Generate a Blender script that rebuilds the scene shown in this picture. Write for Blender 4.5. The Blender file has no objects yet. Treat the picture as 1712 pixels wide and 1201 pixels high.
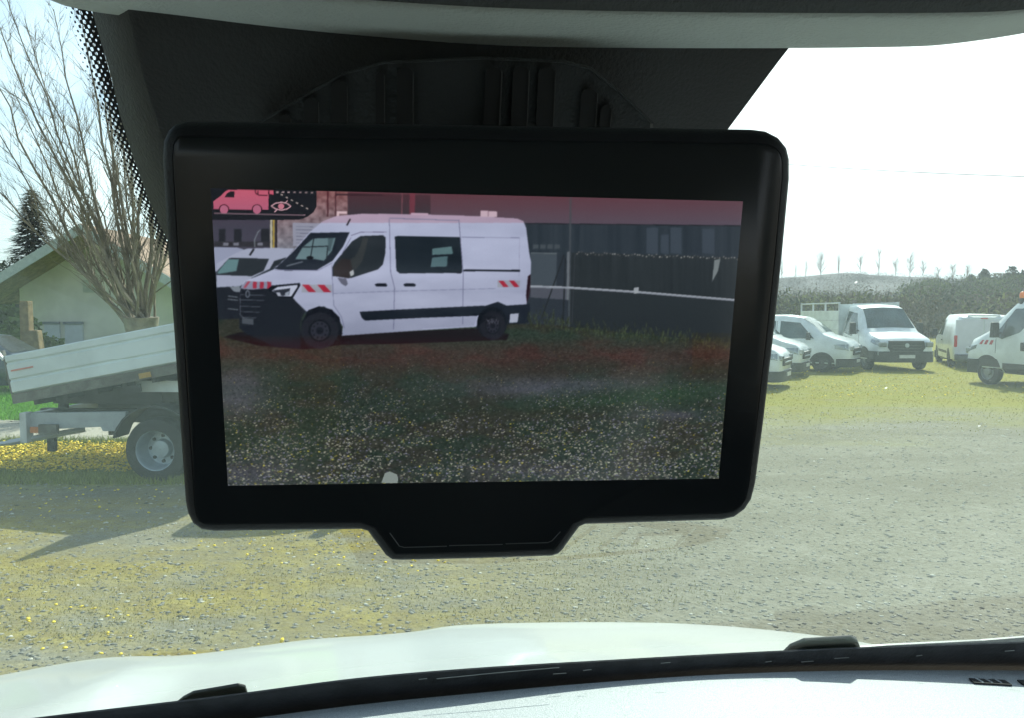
import bpy, math, random
import numpy as np
from mathutils import Vector, Matrix, noise

random.seed(7)
RNG = np.random.default_rng(11)
R = math.radians
col = bpy.context.scene.collection
SC = bpy.context.scene

# ------------------------------------------------------------------ camera
H = 1.95                       # eye height
F = 1280.0                     # focal length in pixels of the 1712 px wide photo
PITCH = math.atan(76.5 / F)
cam_d = bpy.data.cameras.new('camera')
cam_d.sensor_width = 36
cam_d.lens = 36 * F / 1712
cam_d.clip_start = 0.02
cam_d.clip_end = 6000
cam = bpy.data.objects.new('camera', cam_d)
col.objects.link(cam)
cam.location = (0, 0, H)
cam.rotation_euler = (math.pi / 2 - PITCH, 0, 0)
SC.camera = cam

# ------------------------------------------------------------------ light
SUN_AZ, SUN_EL = 24, 43
EXPO = 1.0
w = bpy.data.worlds.new('World')
SC.world = w
w.use_nodes = True
nt = w.node_tree
nt.nodes.clear()
wo = nt.nodes.new('ShaderNodeOutputWorld')
bg = nt.nodes.new('ShaderNodeBackground')
sky = nt.nodes.new('ShaderNodeTexSky')
sky.sky_type = 'NISHITA'
sky.sun_disc = False
sky.sun_elevation = R(SUN_EL)
sky.sun_rotation = R(SUN_AZ)
sky.dust_density = 1.0
tc = nt.nodes.new('ShaderNodeTexCoord')
mp = nt.nodes.new('ShaderNodeMapping')
mp.inputs['Scale'].default_value = (1.0, 1.0, 2.6)
nz = nt.nodes.new('ShaderNodeTexNoise')
nz.inputs['Scale'].default_value = 1.7
nz.inputs['Detail'].default_value = 7
nz.inputs['Roughness'].default_value = 0.55
nz.inputs['Distortion'].default_value = 0.6
rp = nt.nodes.new('ShaderNodeValToRGB')
rp.color_ramp.elements[0].position = 0.49
rp.color_ramp.elements[0].color = (0.03, 0.03, 0.03, 1)
rp.color_ramp.elements[1].position = 0.76
rp.color_ramp.elements[1].color = (1, 1, 1, 1)
mx = nt.nodes.new('ShaderNodeMix')
mx.data_type = 'RGBA'
mx.inputs[7].default_value = (10.5, 10.9, 11.2, 1)
L = nt.links.new
L(tc.outputs['Generated'], mp.inputs['Vector'])
L(mp.outputs[0], nz.inputs['Vector'])
L(nz.outputs[0], rp.inputs[0])
# thin cirrus veil thickening towards the sun's quarter of the sky
vd = nt.nodes.new('ShaderNodeVectorMath'); vd.operation = 'DOT_PRODUCT'
L(tc.outputs['Generated'], vd.inputs[0]); vd.inputs[1].default_value = (math.sin(R(30)) * .97, math.cos(R(30)) * .97, .22)
vr = nt.nodes.new('ShaderNodeMapRange'); vr.interpolation_type = 'SMOOTHSTEP'
L(vd.outputs['Value'], vr.inputs[0]); vr.inputs[1].default_value = .72; vr.inputs[2].default_value = .96
ad = nt.nodes.new('ShaderNodeMath'); ad.operation = 'MAXIMUM'
L(rp.outputs[0], ad.inputs[0]); L(vr.outputs[0], ad.inputs[1])
L(ad.outputs[0], mx.inputs[0])
L(sky.outputs[0], mx.inputs[6])
L(mx.outputs[2], bg.inputs[0])
bg.inputs[1].default_value = 0.1
L(bg.outputs[0], wo.inputs[0])

sun_d = bpy.data.lights.new('sun', 'SUN')
sun_d.energy = 4.0
sun_d.angle = R(0.5)
sun_d.color = (1.0, 0.95, 0.87)
sun = bpy.data.objects.new('sun', sun_d)
col.objects.link(sun)
sd = Vector((math.sin(R(SUN_AZ)) * math.cos(R(SUN_EL)), math.cos(R(SUN_AZ)) * math.cos(R(SUN_EL)), math.sin(R(SUN_EL))))
sun.rotation_euler = sd.to_track_quat('Z', 'Y').to_euler()

SC.view_settings.view_transform = 'Standard'
SC.view_settings.look = 'None'
SC.view_settings.exposure = EXPO
SC.view_settings.gamma = 1
SC.cycles.use_denoising = True
SC.cycles.max_bounces = 10
SC.cycles.transparent_max_bounces = 24
SC.cycles.caustics_reflective = False
SC.cycles.caustics_refractive = False

# ------------------------------------------------------------------ measuring
CP, SP = math.cos(PITCH), math.sin(PITCH)
def ray(u, v):
    cx, cy = (u - 856) / F, (600.5 - v) / F
    return Vector((cx, CP + cy * SP, -SP + cy * CP))
CAM = Vector((0, 0, H))
def atY(u, v, Y):
    d = ray(u, v); return CAM + d * (Y / d.y)
def ground(u, v, z=0.0):
    d = ray(u, v); t = (z - H) / d.z; return CAM + d * t
def onplane(u, v, P, n):
    d = ray(u, v); t = (P - CAM).dot(n) / d.dot(n); return CAM + d * t
def interp(x, pts):
    return float(np.interp(x, [p[0] for p in pts], [p[1] for p in pts]))
def smooth_interp(x, pts):
    for i in range(len(pts) - 1):
        if x <= pts[i + 1][0] or i == len(pts) - 2:
            x0, y0 = pts[i]; x1, y1 = pts[i + 1]
            xm, ym = pts[max(i - 1, 0)]; xp, yp = pts[min(i + 2, len(pts) - 1)]
            h = x1 - x0; t = min(max((x - x0) / h, 0), 1)
            m0 = (y1 - ym) / (x1 - xm); m1 = (yp - y0) / (xp - x0)
            return ((2*t**3-3*t**2+1)*y0 + (t**3-2*t**2+t)*h*m0 + (-2*t**3+3*t**2)*y1 + (t**3-t**2)*h*m1)

# ------------------------------------------------------------------ materials
class NT:
    def __init__(s, m):
        m.use_nodes = True; s.t = m.node_tree; s.t.nodes.clear()
        s.out = s.t.nodes.new('ShaderNodeOutputMaterial')
    def n(s, kind, **kw):
        nd = s.t.nodes.new('ShaderNode' + kind)
        for k, v in kw.items():
            if k.startswith('i_'):
                k = k[2:]; k = int(k) if k.isdigit() else k.replace('_', ' ')
                s.set(nd.inputs[k], v)
            else: setattr(nd, k, v)
        return nd
    def set(s, inp, v):
        if isinstance(v, bpy.types.NodeSocket): s.t.links.new(v, inp)
        else:
            if inp.type == 'RGBA' and len(v) == 3: v = (*v, 1)
            inp.default_value = v
    def m(s, op, a, b=0.0, c=None, clamp=False):
        nd = s.n('Math', operation=op, use_clamp=clamp)
        s.set(nd.inputs[0], a); s.set(nd.inputs[1], b)
        if c is not None: s.set(nd.inputs[2], c)
        return nd.outputs[0]
    def mix(s, f, a, b):
        nd = s.n('Mix', data_type='RGBA'); s.set(nd.inputs[0], f); s.set(nd.inputs[6], a); s.set(nd.inputs[7], b)
        return nd.outputs[2]
    def ss(s, x, a, b):
        nd = s.n('MapRange', interpolation_type='SMOOTHSTEP')
        s.set(nd.inputs[0], x); s.set(nd.inputs[1], a); s.set(nd.inputs[2], b)
        return nd.outputs[0]
    def noise(s, vec, scale, detail=4, rough=0.55, dist=0.0):
        nd = s.n('TexNoise'); s.set(nd.inputs['Vector'], vec); nd.inputs['Scale'].default_value = scale
        nd.inputs['Detail'].default_value = detail; nd.inputs['Roughness'].default_value = rough
        nd.inputs['Distortion'].default_value = dist
        return nd.outputs[0]
    def scale(s, vec, sc):
        nd = s.n('VectorMath', operation='MULTIPLY'); s.set(nd.inputs[0], vec); nd.inputs[1].default_value = sc
        return nd.outputs[0]
    def bsdf(s, **kw):
        b = s.n('BsdfPrincipled')
        for k, v in kw.items(): s.set(b.inputs[k.replace('_', ' ')], v)
        return b
    def finish(s, b): s.t.links.new(b.outputs[0], s.out.inputs[0])

MATS = {}
def mat(name, c, rough=0.5, metal=0.0, var=0.12, vs=6.0, bump=0.0, bs=60.0, coat=0.0, spec=0.5, emit=None):
    if name in MATS: return MATS[name]
    m = bpy.data.materials.new(name); N = NT(m)
    tcn = N.n('TexCoord').outputs['Object']
    f = N.noise(tcn, vs, 5)
    f2 = N.ss(f, 0.3, 0.7)
    cc = N.mix(f2, tuple(x * (1 - var) for x in c), tuple(min(x * (1 + var), 1) for x in c))
    b = N.bsdf(Base_Color=cc, Roughness=rough, Metallic=metal)
    b.inputs['Coat Weight'].default_value = coat
    b.inputs['Coat Roughness'].default_value = 0.06
    b.inputs['Specular IOR Level'].default_value = spec
    if bump:
        bp = N.n('Bump'); bp.inputs['Strength'].default_value = bump; bp.inputs['Distance'].default_value = 0.01
        N.set(bp.inputs['Height'], N.noise(tcn, bs, 3)); N.set(b.inputs['Normal'], bp.outputs[0])
    if emit:
        b.inputs['Emission Color'].default_value = (*emit[0], 1); b.inputs['Emission Strength'].default_value = emit[1]
    N.finish(b); MATS[name] = m; return m

white = mat('white_paint', (0.64, 0.68, 0.69), 0.35, coat=0.6, var=0.12, vs=2.5)
white2 = mat('white_lacquer_bonnet', (0.53, 0.55, 0.54), 0.38, coat=0.5, var=0.02, vs=2)
grey_wh = mat('weathered_white_panel', (0.60, 0.65, 0.65), 0.5, var=0.12, vs=3)
silver = mat('silver_steel', (0.45, 0.50, 0.55), 0.35, 0.6)
alu = mat('painted_alu', (0.50, 0.53, 0.55), 0.45, 0.2)
dark = mat('dark_plastic', (0.022, 0.025, 0.028), 0.55)
blackp = mat('black_plastic', (0.018, 0.020, 0.022), 0.5, bump=0.15, bs=400)
chassis = mat('chassis_grey', (0.03, 0.03, 0.028), 0.7, var=0.3)
undergrey = mat('dusty_steel', (0.13, 0.125, 0.11), 0.7, var=0.3)
tyre = mat('tyre_rubber', (0.018, 0.019, 0.02), 0.8, var=0.3, vs=12)
rim_m = mat('steel_rim', (0.36, 0.42, 0.48), 0.4, 0.5)
glass_dk = mat('vehicle_glass', (0.05, 0.075, 0.075), 0.06, coat=0.0, spec=1.0, var=0.3, vs=2)
red_l = mat('red_lens', (0.55, 0.03, 0.04), 0.25)
orange_l = mat('orange_lens', (0.85, 0.20, 0.03), 0.3)
clear_l = mat('headlamp_lens', (0.30, 0.33, 0.34), 0.12, 0.5)
red_s = mat('reflective_red', (0.45, 0.04, 0.05), 0.4)
plate_m = mat('plate_white', (0.6, 0.6, 0.58), 0.5)
bronze = mat('dark_blue_paint', (0.03, 0.045, 0.07), 0.3, coat=0.5)
wall_m = mat('rendered_wall', (0.66, 0.62, 0.57), 0.9, var=0.10, vs=1.2, bump=0.2, bs=25)
tile_m = mat('roof_tile', (0.26, 0.17, 0.12), 0.85, var=0.35, vs=5, bump=0.6, bs=12)
fascia_m = mat('fascia_board', (0.42, 0.44, 0.44), 0.8, var=0.1)
soffit_m = mat('soffit_wood', (0.30, 0.23, 0.12), 0.9, var=0.2)
shutter_m = mat('lilac_shutter', (0.55, 0.55, 0.66), 0.7, var=0.05)
shut_dk = mat('shutter_lintel', (0.16, 0.17, 0.22), 0.7)
wood_m = mat('wood_post', (0.22, 0.15, 0.08), 0.9, var=0.3)
bark_m = mat('bark', (0.21, 0.18, 0.14), 0.95, var=0.35, vs=4, bump=0.8, bs=30)
twig_m = mat('twig_bark', (0.24, 0.19, 0.15), 0.95, var=0.3, vs=2)
fir_m = mat('fir_needles', (0.035, 0.055, 0.035), 0.9, var=0.5, vs=1.5)
bush_m = mat('bush_leaf', (0.06, 0.085, 0.03), 0.9, var=0.5, vs=1.5)
cable_m = mat('cable_black', (0.03, 0.03, 0.03), 0.7)
headl = mat('headliner_grey', (0.46, 0.49, 0.46), 0.9, var=0.05, vs=8, bump=0.35, bs=350)
cons_m = mat('console_grey', (0.50, 0.55, 0.52), 0.75, var=0.05, vs=8, bump=0.3, bs=400)
shroud_m = mat('shroud_plastic', (0.026, 0.031, 0.033), 0.65, var=0.10, bump=0.25, bs=500)
slot_m = mat('slot_black', (0.008, 0.009, 0.01), 0.8)
housing_m = mat('monitor_housing', (0.022, 0.026, 0.030), 0.6, spec=.25, bump=0.12, bs=700)
face_m = mat('monitor_glass_face', (0.018, 0.023, 0.027), 0.22, spec=0.4, var=0.02)
line_m = mat('button_line', (0.10, 0.115, 0.12), 0.5)
frit_m = mat('black_frit', (0.032, 0.034, 0.038), 0.45, var=0.3, vs=30, bump=0.1, bs=200)
grime_m = mat('grey_grime', (0.22, 0.23, 0.22), 0.8)
flower_m = mat('dandelion_yellow', (0.85, 0.62, 0.02), 0.7, var=0.15, vs=30)
straw = mat('stem_green', (0.10, 0.16, 0.04), 0.9)

def dash_material():
    m = bpy.data.materials.new('dash_grain'); N = NT(m)
    o = N.n('TexCoord').outputs['Object']
    g = N.noise(N.scale(o, (1, 1, 1)), 900, 2)
    c = N.mix(N.ss(g, 0.35, 0.65), (0.30, 0.33, 0.35), (0.48, 0.51, 0.53))
    b = N.bsdf(Base_Color=c, Roughness=0.6)
    bp = N.n('Bump'); bp.inputs['Strength'].default_value = 0.5; bp.inputs['Distance'].default_value = 0.001
    N.set(bp.inputs['Height'], N.noise(o, 700, 2)); N.set(b.inputs['Normal'], bp.outputs[0])
    N.finish(b); return m
dash_m = dash_material()

def windscreen_material():
    m = bpy.data.materials.new('dusty_windscreen_glass'); N = NT(m)
    o = N.n('TexCoord').outputs['Object']
    tr = N.n('BsdfTransparent'); tr.inputs[0].default_value = (0.905, 0.975, 0.94, 1)
    gl = N.n('BsdfGlossy'); gl.inputs['Roughness'].default_value = 0.0
    fr = N.n('Fresnel'); fr.inputs[0].default_value = 1.45
    fac = N.m('MULTIPLY', fr.outputs[0], 0.17)
    s1 = N.n('MixShader'); N.set(s1.inputs[0], fac)
    N.t.links.new(tr.outputs[0], s1.inputs[1]); N.t.links.new(gl.outputs[0], s1.inputs[2])
    # film of dust plus small specks of dirt, both lying on the pane
    tl = N.n('BsdfTranslucent'); tl.inputs[0].default_value = (0.9, 0.95, 0.92, 1)
    # film strengthened to the right, standing in for the stronger glare veil there
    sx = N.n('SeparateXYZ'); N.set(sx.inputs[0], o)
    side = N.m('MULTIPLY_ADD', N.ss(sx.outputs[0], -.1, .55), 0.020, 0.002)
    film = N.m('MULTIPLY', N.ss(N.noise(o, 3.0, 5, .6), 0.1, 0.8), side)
    v = N.n('TexVoronoi'); v.inputs['Scale'].default_value = 85; N.set(v.inputs['Vector'], o)
    sep = N.n('SeparateColor'); N.set(sep.inputs[0], v.outputs['Color'])
    rare = N.m('GREATER_THAN', sep.outputs[0], 0.93)
    dot = N.m('LESS_THAN', v.outputs['Distance'], N.m('MULTIPLY', sep.outputs[1], 0.10))
    speck = N.m('MULTIPLY', N.m('MULTIPLY', rare, dot), 0.40)
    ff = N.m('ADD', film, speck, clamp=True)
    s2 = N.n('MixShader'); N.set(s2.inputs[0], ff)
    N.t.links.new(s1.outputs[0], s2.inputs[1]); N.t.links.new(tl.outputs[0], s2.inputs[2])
    N.t.links.new(s2.outputs[0], N.out.inputs[0]); return m
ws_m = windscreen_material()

def dots_material():
    m = bpy.data.materials.new('frit_dot_band'); N = NT(m)
    uv = N.n('UVMap').outputs[0]
    sx = N.n('SeparateXYZ'); N.set(sx.inputs[0], uv)
    a = N.m('SINE', N.m('MULTIPLY', sx.outputs[0], math.pi)); b_ = N.m('SINE', N.m('MULTIPLY', sx.outputs[1], math.pi))
    f = N.m('MULTIPLY', a, b_)
    thr = N.n('MapRange'); N.set(thr.inputs[0], sx.outputs[0]); thr.inputs[1].default_value = 0; thr.inputs[2].default_value = 7.5
    thr.inputs[3].default_value = 0.95; thr.inputs[4].default_value = -0.90
    mask = N.m('GREATER_THAN', f, thr.outputs[0])
    tr = N.n('BsdfTransparent'); b = N.bsdf(Base_Color=(0.015, 0.016, 0.018), Roughness=0.5)
    s = N.n('MixShader'); N.set(s.inputs[0], mask)
    N.t.links.new(tr.outputs[0], s.inputs[1]); N.t.links.new(b.outputs[0], s.inputs[2])
    N.t.links.new(s.outputs[0], N.out.inputs[0]); return m
dots_m = dots_material()

def ground_material():
    m = bpy.data.materials.new('gravel_yard'); N = NT(m)
    pos = N.n('NewGeometry').outputs['Position']
    s = N.n('SeparateXYZ'); N.set(s.inputs[0], pos); X, Y = s.outputs[0], s.outputs[1]
    v = N.n('TexVoronoi'); v.inputs['Scale'].default_value = 26; N.set(v.inputs['Vector'], pos)
    sc = N.n('SeparateColor'); N.set(sc.inputs[0], v.outputs['Color'])
    fine = N.noise(pos, 14, 6, 0.7)
    stone = N.mix(sc.outputs[0], (0.19, 0.178, 0.135), (0.255, 0.245, 0.195))
    stone = N.mix(N.ss(fine, 0.35, 0.7), N.mix(0.5, stone, (0.18, 0.165, 0.11)), stone)
    big = N.noise(N.scale(pos, (0.35, 0.9, 1)), 0.55, 5, 0.6)
    med = N.noise(N.scale(pos, (0.6, 1.5, 1)), 1.3, 6, 0.65)
    # trodden lanes and damp patches in the gravel
    lane = N.noise(N.scale(pos, (0.16, 0.75, 1)), 0.9, 4, 0.6, .4)
    stone = N.mix(N.ss(lane, 0.42, 0.62), stone, N.mix(0.6, stone, (0.15, 0.135, 0.095)))
    stone = N.mix(N.m('MULTIPLY', N.ss(N.noise(pos, 2.3, 5, .65), 0.52, 0.7), .5), stone, (0.285, 0.27, 0.22))
    # yellow-green moss and turf beyond about 15 m
    far = N.ss(N.m('ADD', Y, N.m('MULTIPLY', N.m('SUBTRACT', big, 0.5), 9)), 11.0, 16.5)
    turf = N.mix(N.ss(N.noise(pos, 1.1, 8, 0.75), 0.3, 0.7), (0.22, 0.19, 0.022), (0.22, 0.22, 0.035))
    c = N.mix(N.m('MULTIPLY', far, N.ss(med, 0.15, 0.5)), stone, turf)
    # ochre moss streaks near the left
    lx = N.ss(N.m('ADD', X, N.m('MULTIPLY', med, 1.5)), 2.2, -.6)
    ly = N.m('MULTIPLY', N.ss(Y, 3.2, 4.2), N.ss(Y, 8.8, 7.0))
    mk = N.m('MULTIPLY', N.m('MULTIPLY', lx, ly), N.ss(N.m('ADD', N.m('MULTIPLY', med, .6), N.m('MULTIPLY', big, .4)), 0.36, 0.58))
    ochre = N.mix(N.ss(N.noise(pos, 5, 6, .7), 0.35, 0.65), (0.22, 0.165, 0.03), (0.34, 0.275, 0.045))
    c = N.mix(N.m('MULTIPLY', mk, 0.7), c, ochre)
    # left: rough grass under the tipper, sandy path, bright lawn
    left = N.ss(X, -3.0, -4.2)
    Yd = N.m('ADD', Y, N.m('MULTIPLY', N.m('SUBTRACT', N.noise(pos, 0.8, 3), 0.5), 1.2))
    rough = N.mix(N.ss(N.noise(pos, 8, 5, .7), 0.35, 0.65), (0.13, 0.16, 0.04), (0.34, 0.33, 0.09))
    c = N.mix(N.m('MULTIPLY', left, N.ss(Yd, 8.2, 8.8)), c, rough)
    sand = N.mix(fine, (0.30, 0.27, 0.21), (0.44, 0.41, 0.35))
    c = N.mix(N.m('MULTIPLY', left, N.ss(Yd, 11.4, 11.8)), c, sand)
    lawn = N.mix(N.ss(N.noise(pos, 3, 6, .7), 0.3, 0.7), (0.12, 0.25, 0.03), (0.19, 0.38, 0.05))
    c = N.mix(N.m('MULTIPLY', N.m('MULTIPLY', left, N.ss(Y, 60, 40)), N.ss(Yd, 13.6, 14.0)), c, lawn)
    b = N.bsdf(Base_Color=c, Roughness=0.95)
    b.inputs['Specular IOR Level'].default_value = 0.15
    bp = N.n('Bump'); bp.inputs['Strength'].default_value = 0.6; bp.inputs['Distance'].default_value = 0.02
    hh = N.m('ADD', N.m('MULTIPLY', v.outputs['Distance'], -0.6), fine)
    N.set(bp.inputs['Height'], hh); N.set(b.inputs['Normal'], bp.outputs[0])
    N.finish(b); return m
ground_m = ground_material()

def attr_material(name, attr, emission=False, strength=1.0, rough=0.9):
    m = bpy.data.materials.new(name); N = NT(m)
    a = N.n('Attribute', attribute_name=attr)
    if emission:
        e = N.n('Emission'); N.set(e.inputs[0], a.outputs['Color']); e.inputs[1].default_value = strength
        g = N.n('BsdfGlossy'); g.inputs['Roughness'].default_value = 0.12; g.inputs[0].default_value = (0.035, 0.04, 0.045, 1)
        s = N.n('AddShader'); N.t.links.new(e.outputs[0], s.inputs[0]); N.t.links.new(g.outputs[0], s.inputs[1])
        N.finish(s)
    else:
        b = N.bsdf(Base_Color=a.outputs['Color'], Roughness=rough); b.inputs['Specular IOR Level'].default_value = 0.1
        N.finish(b)
    return m

# ------------------------------------------------------------------ mesh helpers
def tag(o, label=None, cat=None, group=None, kind=None):
    for k, v in (('label', label), ('category', cat), ('group', group), ('kind', kind)):
        if v: o[k] = v
    return o
def empty(name, loc=(0, 0, 0), rz=0.0, **kw):
    o = bpy.data.objects.new(name, None); col.objects.link(o)
    o.location = loc; o.rotation_euler = (0, 0, rz); o.empty_display_size = 0.2
    return tag(o, **kw)
def link_mesh(name, me, parent=None):
    o = bpy.data.objects.new(name, me); col.objects.link(o)
    if parent is not None: o.parent = parent
    return o

class MB:
    def __init__(s): s.v = []; s.f = []; s.mi = []; s.cur = 0
    def add(s, vs, fs, M=None):
        o = len(s.v)
        s.v += [tuple(M @ Vector(p)) if M is not None else tuple(p) for p in vs]
        s.f += [tuple(i + o for i in f) for f in fs]; s.mi += [s.cur] * len(fs)
        return s
    def box(s, c, d, M=None, taper=(1, 1)):
        x, y, z = d[0] / 2, d[1] / 2, d[2] / 2; tx, ty = taper
        vs = [(c[0] + a * x * (tx if k > 0 else 1), c[1] + b * y * (ty if k > 0 else 1), c[2] + k * z) for k in (-1, 1) for b in (-1, 1) for a in (-1, 1)]
        return s.add(vs, [(0, 2, 3, 1), (4, 5, 7, 6), (0, 1, 5, 4), (2, 6, 7, 3), (0, 4, 6, 2), (1, 3, 7, 5)], M)
    def loft(s, rings, closed=True, caps=True, M=None):
        n = len(rings[0]); vs = [p for r in rings for p in r]; fs = []
        for i in range(len(rings) - 1):
            for j in range(n if closed else n - 1):
                k = (j + 1) % n
                fs.append((i * n + j, i * n + k, (i + 1) * n + k, (i + 1) * n + j))
        if caps: fs.append(tuple(reversed(range(n)))); fs.append(tuple(range((len(rings) - 1) * n, len(rings) * n)))
        return s.add(vs, fs, M)
    def tube(s, pts, rad, n=6, M=None):
        pts = [Vector(p) for p in pts]; rings = []
        rads = rad if isinstance(rad, (list, tuple)) else [rad] * len(pts)
        for i, p in enumerate(pts):
            t = (pts[min(i + 1, len(pts) - 1)] - pts[max(i - 1, 0)]).normalized()
            a = t.cross(Vector((0, 0, 1)))
            if a.length < .1: a = t.cross(Vector((1, 0, 0)))
            a.normalize(); b = t.cross(a)
            rings.append([p + (a * math.cos(2 * math.pi * k / n) + b * math.sin(2 * math.pi * k / n)) * rads[i] for k in range(n)])
        return s.loft(rings, M=M)
    def cyl(s, p0, p1, r, n=16, M=None): return s.tube([p0, p1], r, n, M)
    def prism(s, poly, off, M=None):
        off = Vector(off); a = [Vector(p) for p in poly]
        return s.loft([a, [p + off for p in a]], M=M)
    def build(s, name, m, parent=None, smooth=None, bevel=0.0):
        me = bpy.data.meshes.new(name); me.from_pydata(s.v, [], s.f)
        for x in (m if isinstance(m, (list, tuple)) else [m]): me.materials.append(x)
        if any(s.mi): me.polygons.foreach_set('material_index', s.mi)
        import bmesh
        bm = bmesh.new(); bm.from_mesh(me); bmesh.ops.recalc_face_normals(bm, faces=bm.faces); bm.to_mesh(me); bm.free()
        if smooth is not None:
            me.polygons.foreach_set('use_smooth', [True] * len(me.polygons)); me.set_sharp_from_angle(angle=R(smooth))
        me.update()
        o = link_mesh(name, me, parent)
        if bevel:
            b = o.modifiers.new('bevel', 'BEVEL'); b.width = bevel; b.segments = 2; b.limit_method = 'ANGLE'; b.angle_limit = R(40)
        return o

def fast_mesh(name, V, Fq, m, k, smooth=False, colors=None, attr='col', parent=None):
    """V (n,3), Fq (m,k) numpy arrays"""
    me = bpy.data.meshes.new(name)
    me.vertices.add(len(V)); me.vertices.foreach_set('co', np.ascontiguousarray(V, dtype=np.float32).ravel())
    me.loops.add(Fq.size); me.loops.foreach_set('vertex_index', np.ascontiguousarray(Fq, dtype=np.int32).ravel())
    me.polygons.add(len(Fq)); me.polygons.foreach_set('loop_start', np.arange(0, Fq.size, k, dtype=np.int32))
    if smooth: me.polygons.foreach_set('use_smooth', [True] * len(Fq))
    me.materials.append(m); me.update(calc_edges=True); me.validate()
    if colors is not None:
        ca = me.color_attributes.new(attr, 'FLOAT_COLOR', 'POINT')
        cc = np.ones((len(V), 4), dtype=np.float32); cc[:, :3] = colors
        ca.data.foreach_set('color', cc.ravel())
    return link_mesh(name, me, parent)

# ------------------------------------------------------------------ GROUND
def build_ground():
    xs = np.concatenate([np.linspace(-3000, -90, 12), np.linspace(-80, 80, 81), np.linspace(90, 3000, 12)])
    ys = np.concatenate([[-200, -50], np.linspace(-10, 70, 81), np.linspace(80, 4000, 20)])
    V = np.array([(x, y, 0) for y in ys for x in xs], dtype=float)
    nx = len(xs)
    Fq = np.array([(j*nx+i, j*nx+i+1, (j+1)*nx+i+1, (j+1)*nx+i) for j in range(len(ys)-1) for i in range(nx-1)])
    o = fast_mesh('ground', V, Fq, ground_m, 4)
    tag(o, kind='structure')
build_ground()

def hill(name, pts, Y, depth, c, seed):
    """ridge traced as skyline heights at distance Y, sloping down to the near side"""
    xs = np.linspace(pts[0][0], pts[-1][0], 240); rows = [0, .25, .5, .75, 1.0, 1.3, 2.0]
    V = []; n = len(xs)
    for r in rows:
        for u in xs:
            v = interp(u, pts); p = atY(u, v, Y)
            h = max(p.z, 0.5) * (min(r, 1) ** 1.7 if r <= 1 else max(0, 1 - (r - 1) ** 1.5))
            yy = Y - depth * (1 - r)
            h += noise.noise(Vector((p.x * .03, yy * .03, seed))) * (1.2 if 0 < r < 2 else 0) * min(h, 4) * .25
            V.append((p.x * (yy / Y), yy, h - 0.3 * (r in (0, 2.0))))
    Fq = np.array([(j*n+i, j*n+i+1, (j+1)*n+i+1, (j+1)*n+i) for j in range(len(rows)-1) for i in range(n-1)])
    m = mat(name + '_cover', c, 0.95, var=0.45, vs=0.06, bump=1.0, bs=0.6)
    return tag(fast_mesh(name, np.array(V), Fq, m, 4, smooth=True), kind='structure')
hill('far_hill', [(-1400, 496), (-300, 486), (500, 474), (1000, 470), (1200, 470), (1290, 466), (1340, 463), (1420, 457), (1500, 459), (1560, 461), (1620, 470), (1800, 478), (2300, 480)], 420, 200, (0.075, 0.07, 0.07), 1)
hill('near_hill', [(1430, 519), (1500, 500), (1560, 484), (1620, 476), (1660, 470), (1712, 465), (1850, 458), (2300, 458)], 150, 70, (0.06, 0.075, 0.03), 2)

# wood clothing the hillsides: reads as one mass
def leaf_cloud(centres, rads, cols, per, size, name, kind_stuff=True, m=None, up=0.6):
    VV = []; CC = []
    for (c, r, cl) in zip(centres, rads, cols):
        n = per
        d = RNG.normal(size=(n, 3)); d /= np.linalg.norm(d, axis=1)[:, None]
        rr = RNG.random(n) ** 0.45
        p = np.array(c) + d * rr[:, None] * np.array(r)
        a = RNG.normal(size=(n, 3)); a /= np.linalg.norm(a, axis=1)[:, None]
        b = RNG.normal(size=(n, 3)); b[:, 2] += up; b -= a * (a * b).sum(1)[:, None]; b /= np.linalg.norm(b, axis=1)[:, None]
        s = size * (0.5 + RNG.random(n))[:, None]
        q = np.stack([p - a * s * .5 - b * s, p + a * s * .5 - b * s, p + a * s * .25 + b * s, p - a * s * .25 + b * s], 1)
        VV.append(q.reshape(-1, 3))
        k = (0.65 + 0.7 * RNG.random(n))[:, None] * np.array(cl)
        CC.append(np.repeat(k, 4, axis=0))
    V = np.concatenate(VV); C = np.concatenate(CC)
    Fq = np.arange(len(V)).reshape(-1, 4)
    return fast_mesh(name, V, Fq, m or leaf_attr, 4, colors=C)
leaf_attr = attr_material('leaf_colours', 'col')

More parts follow.
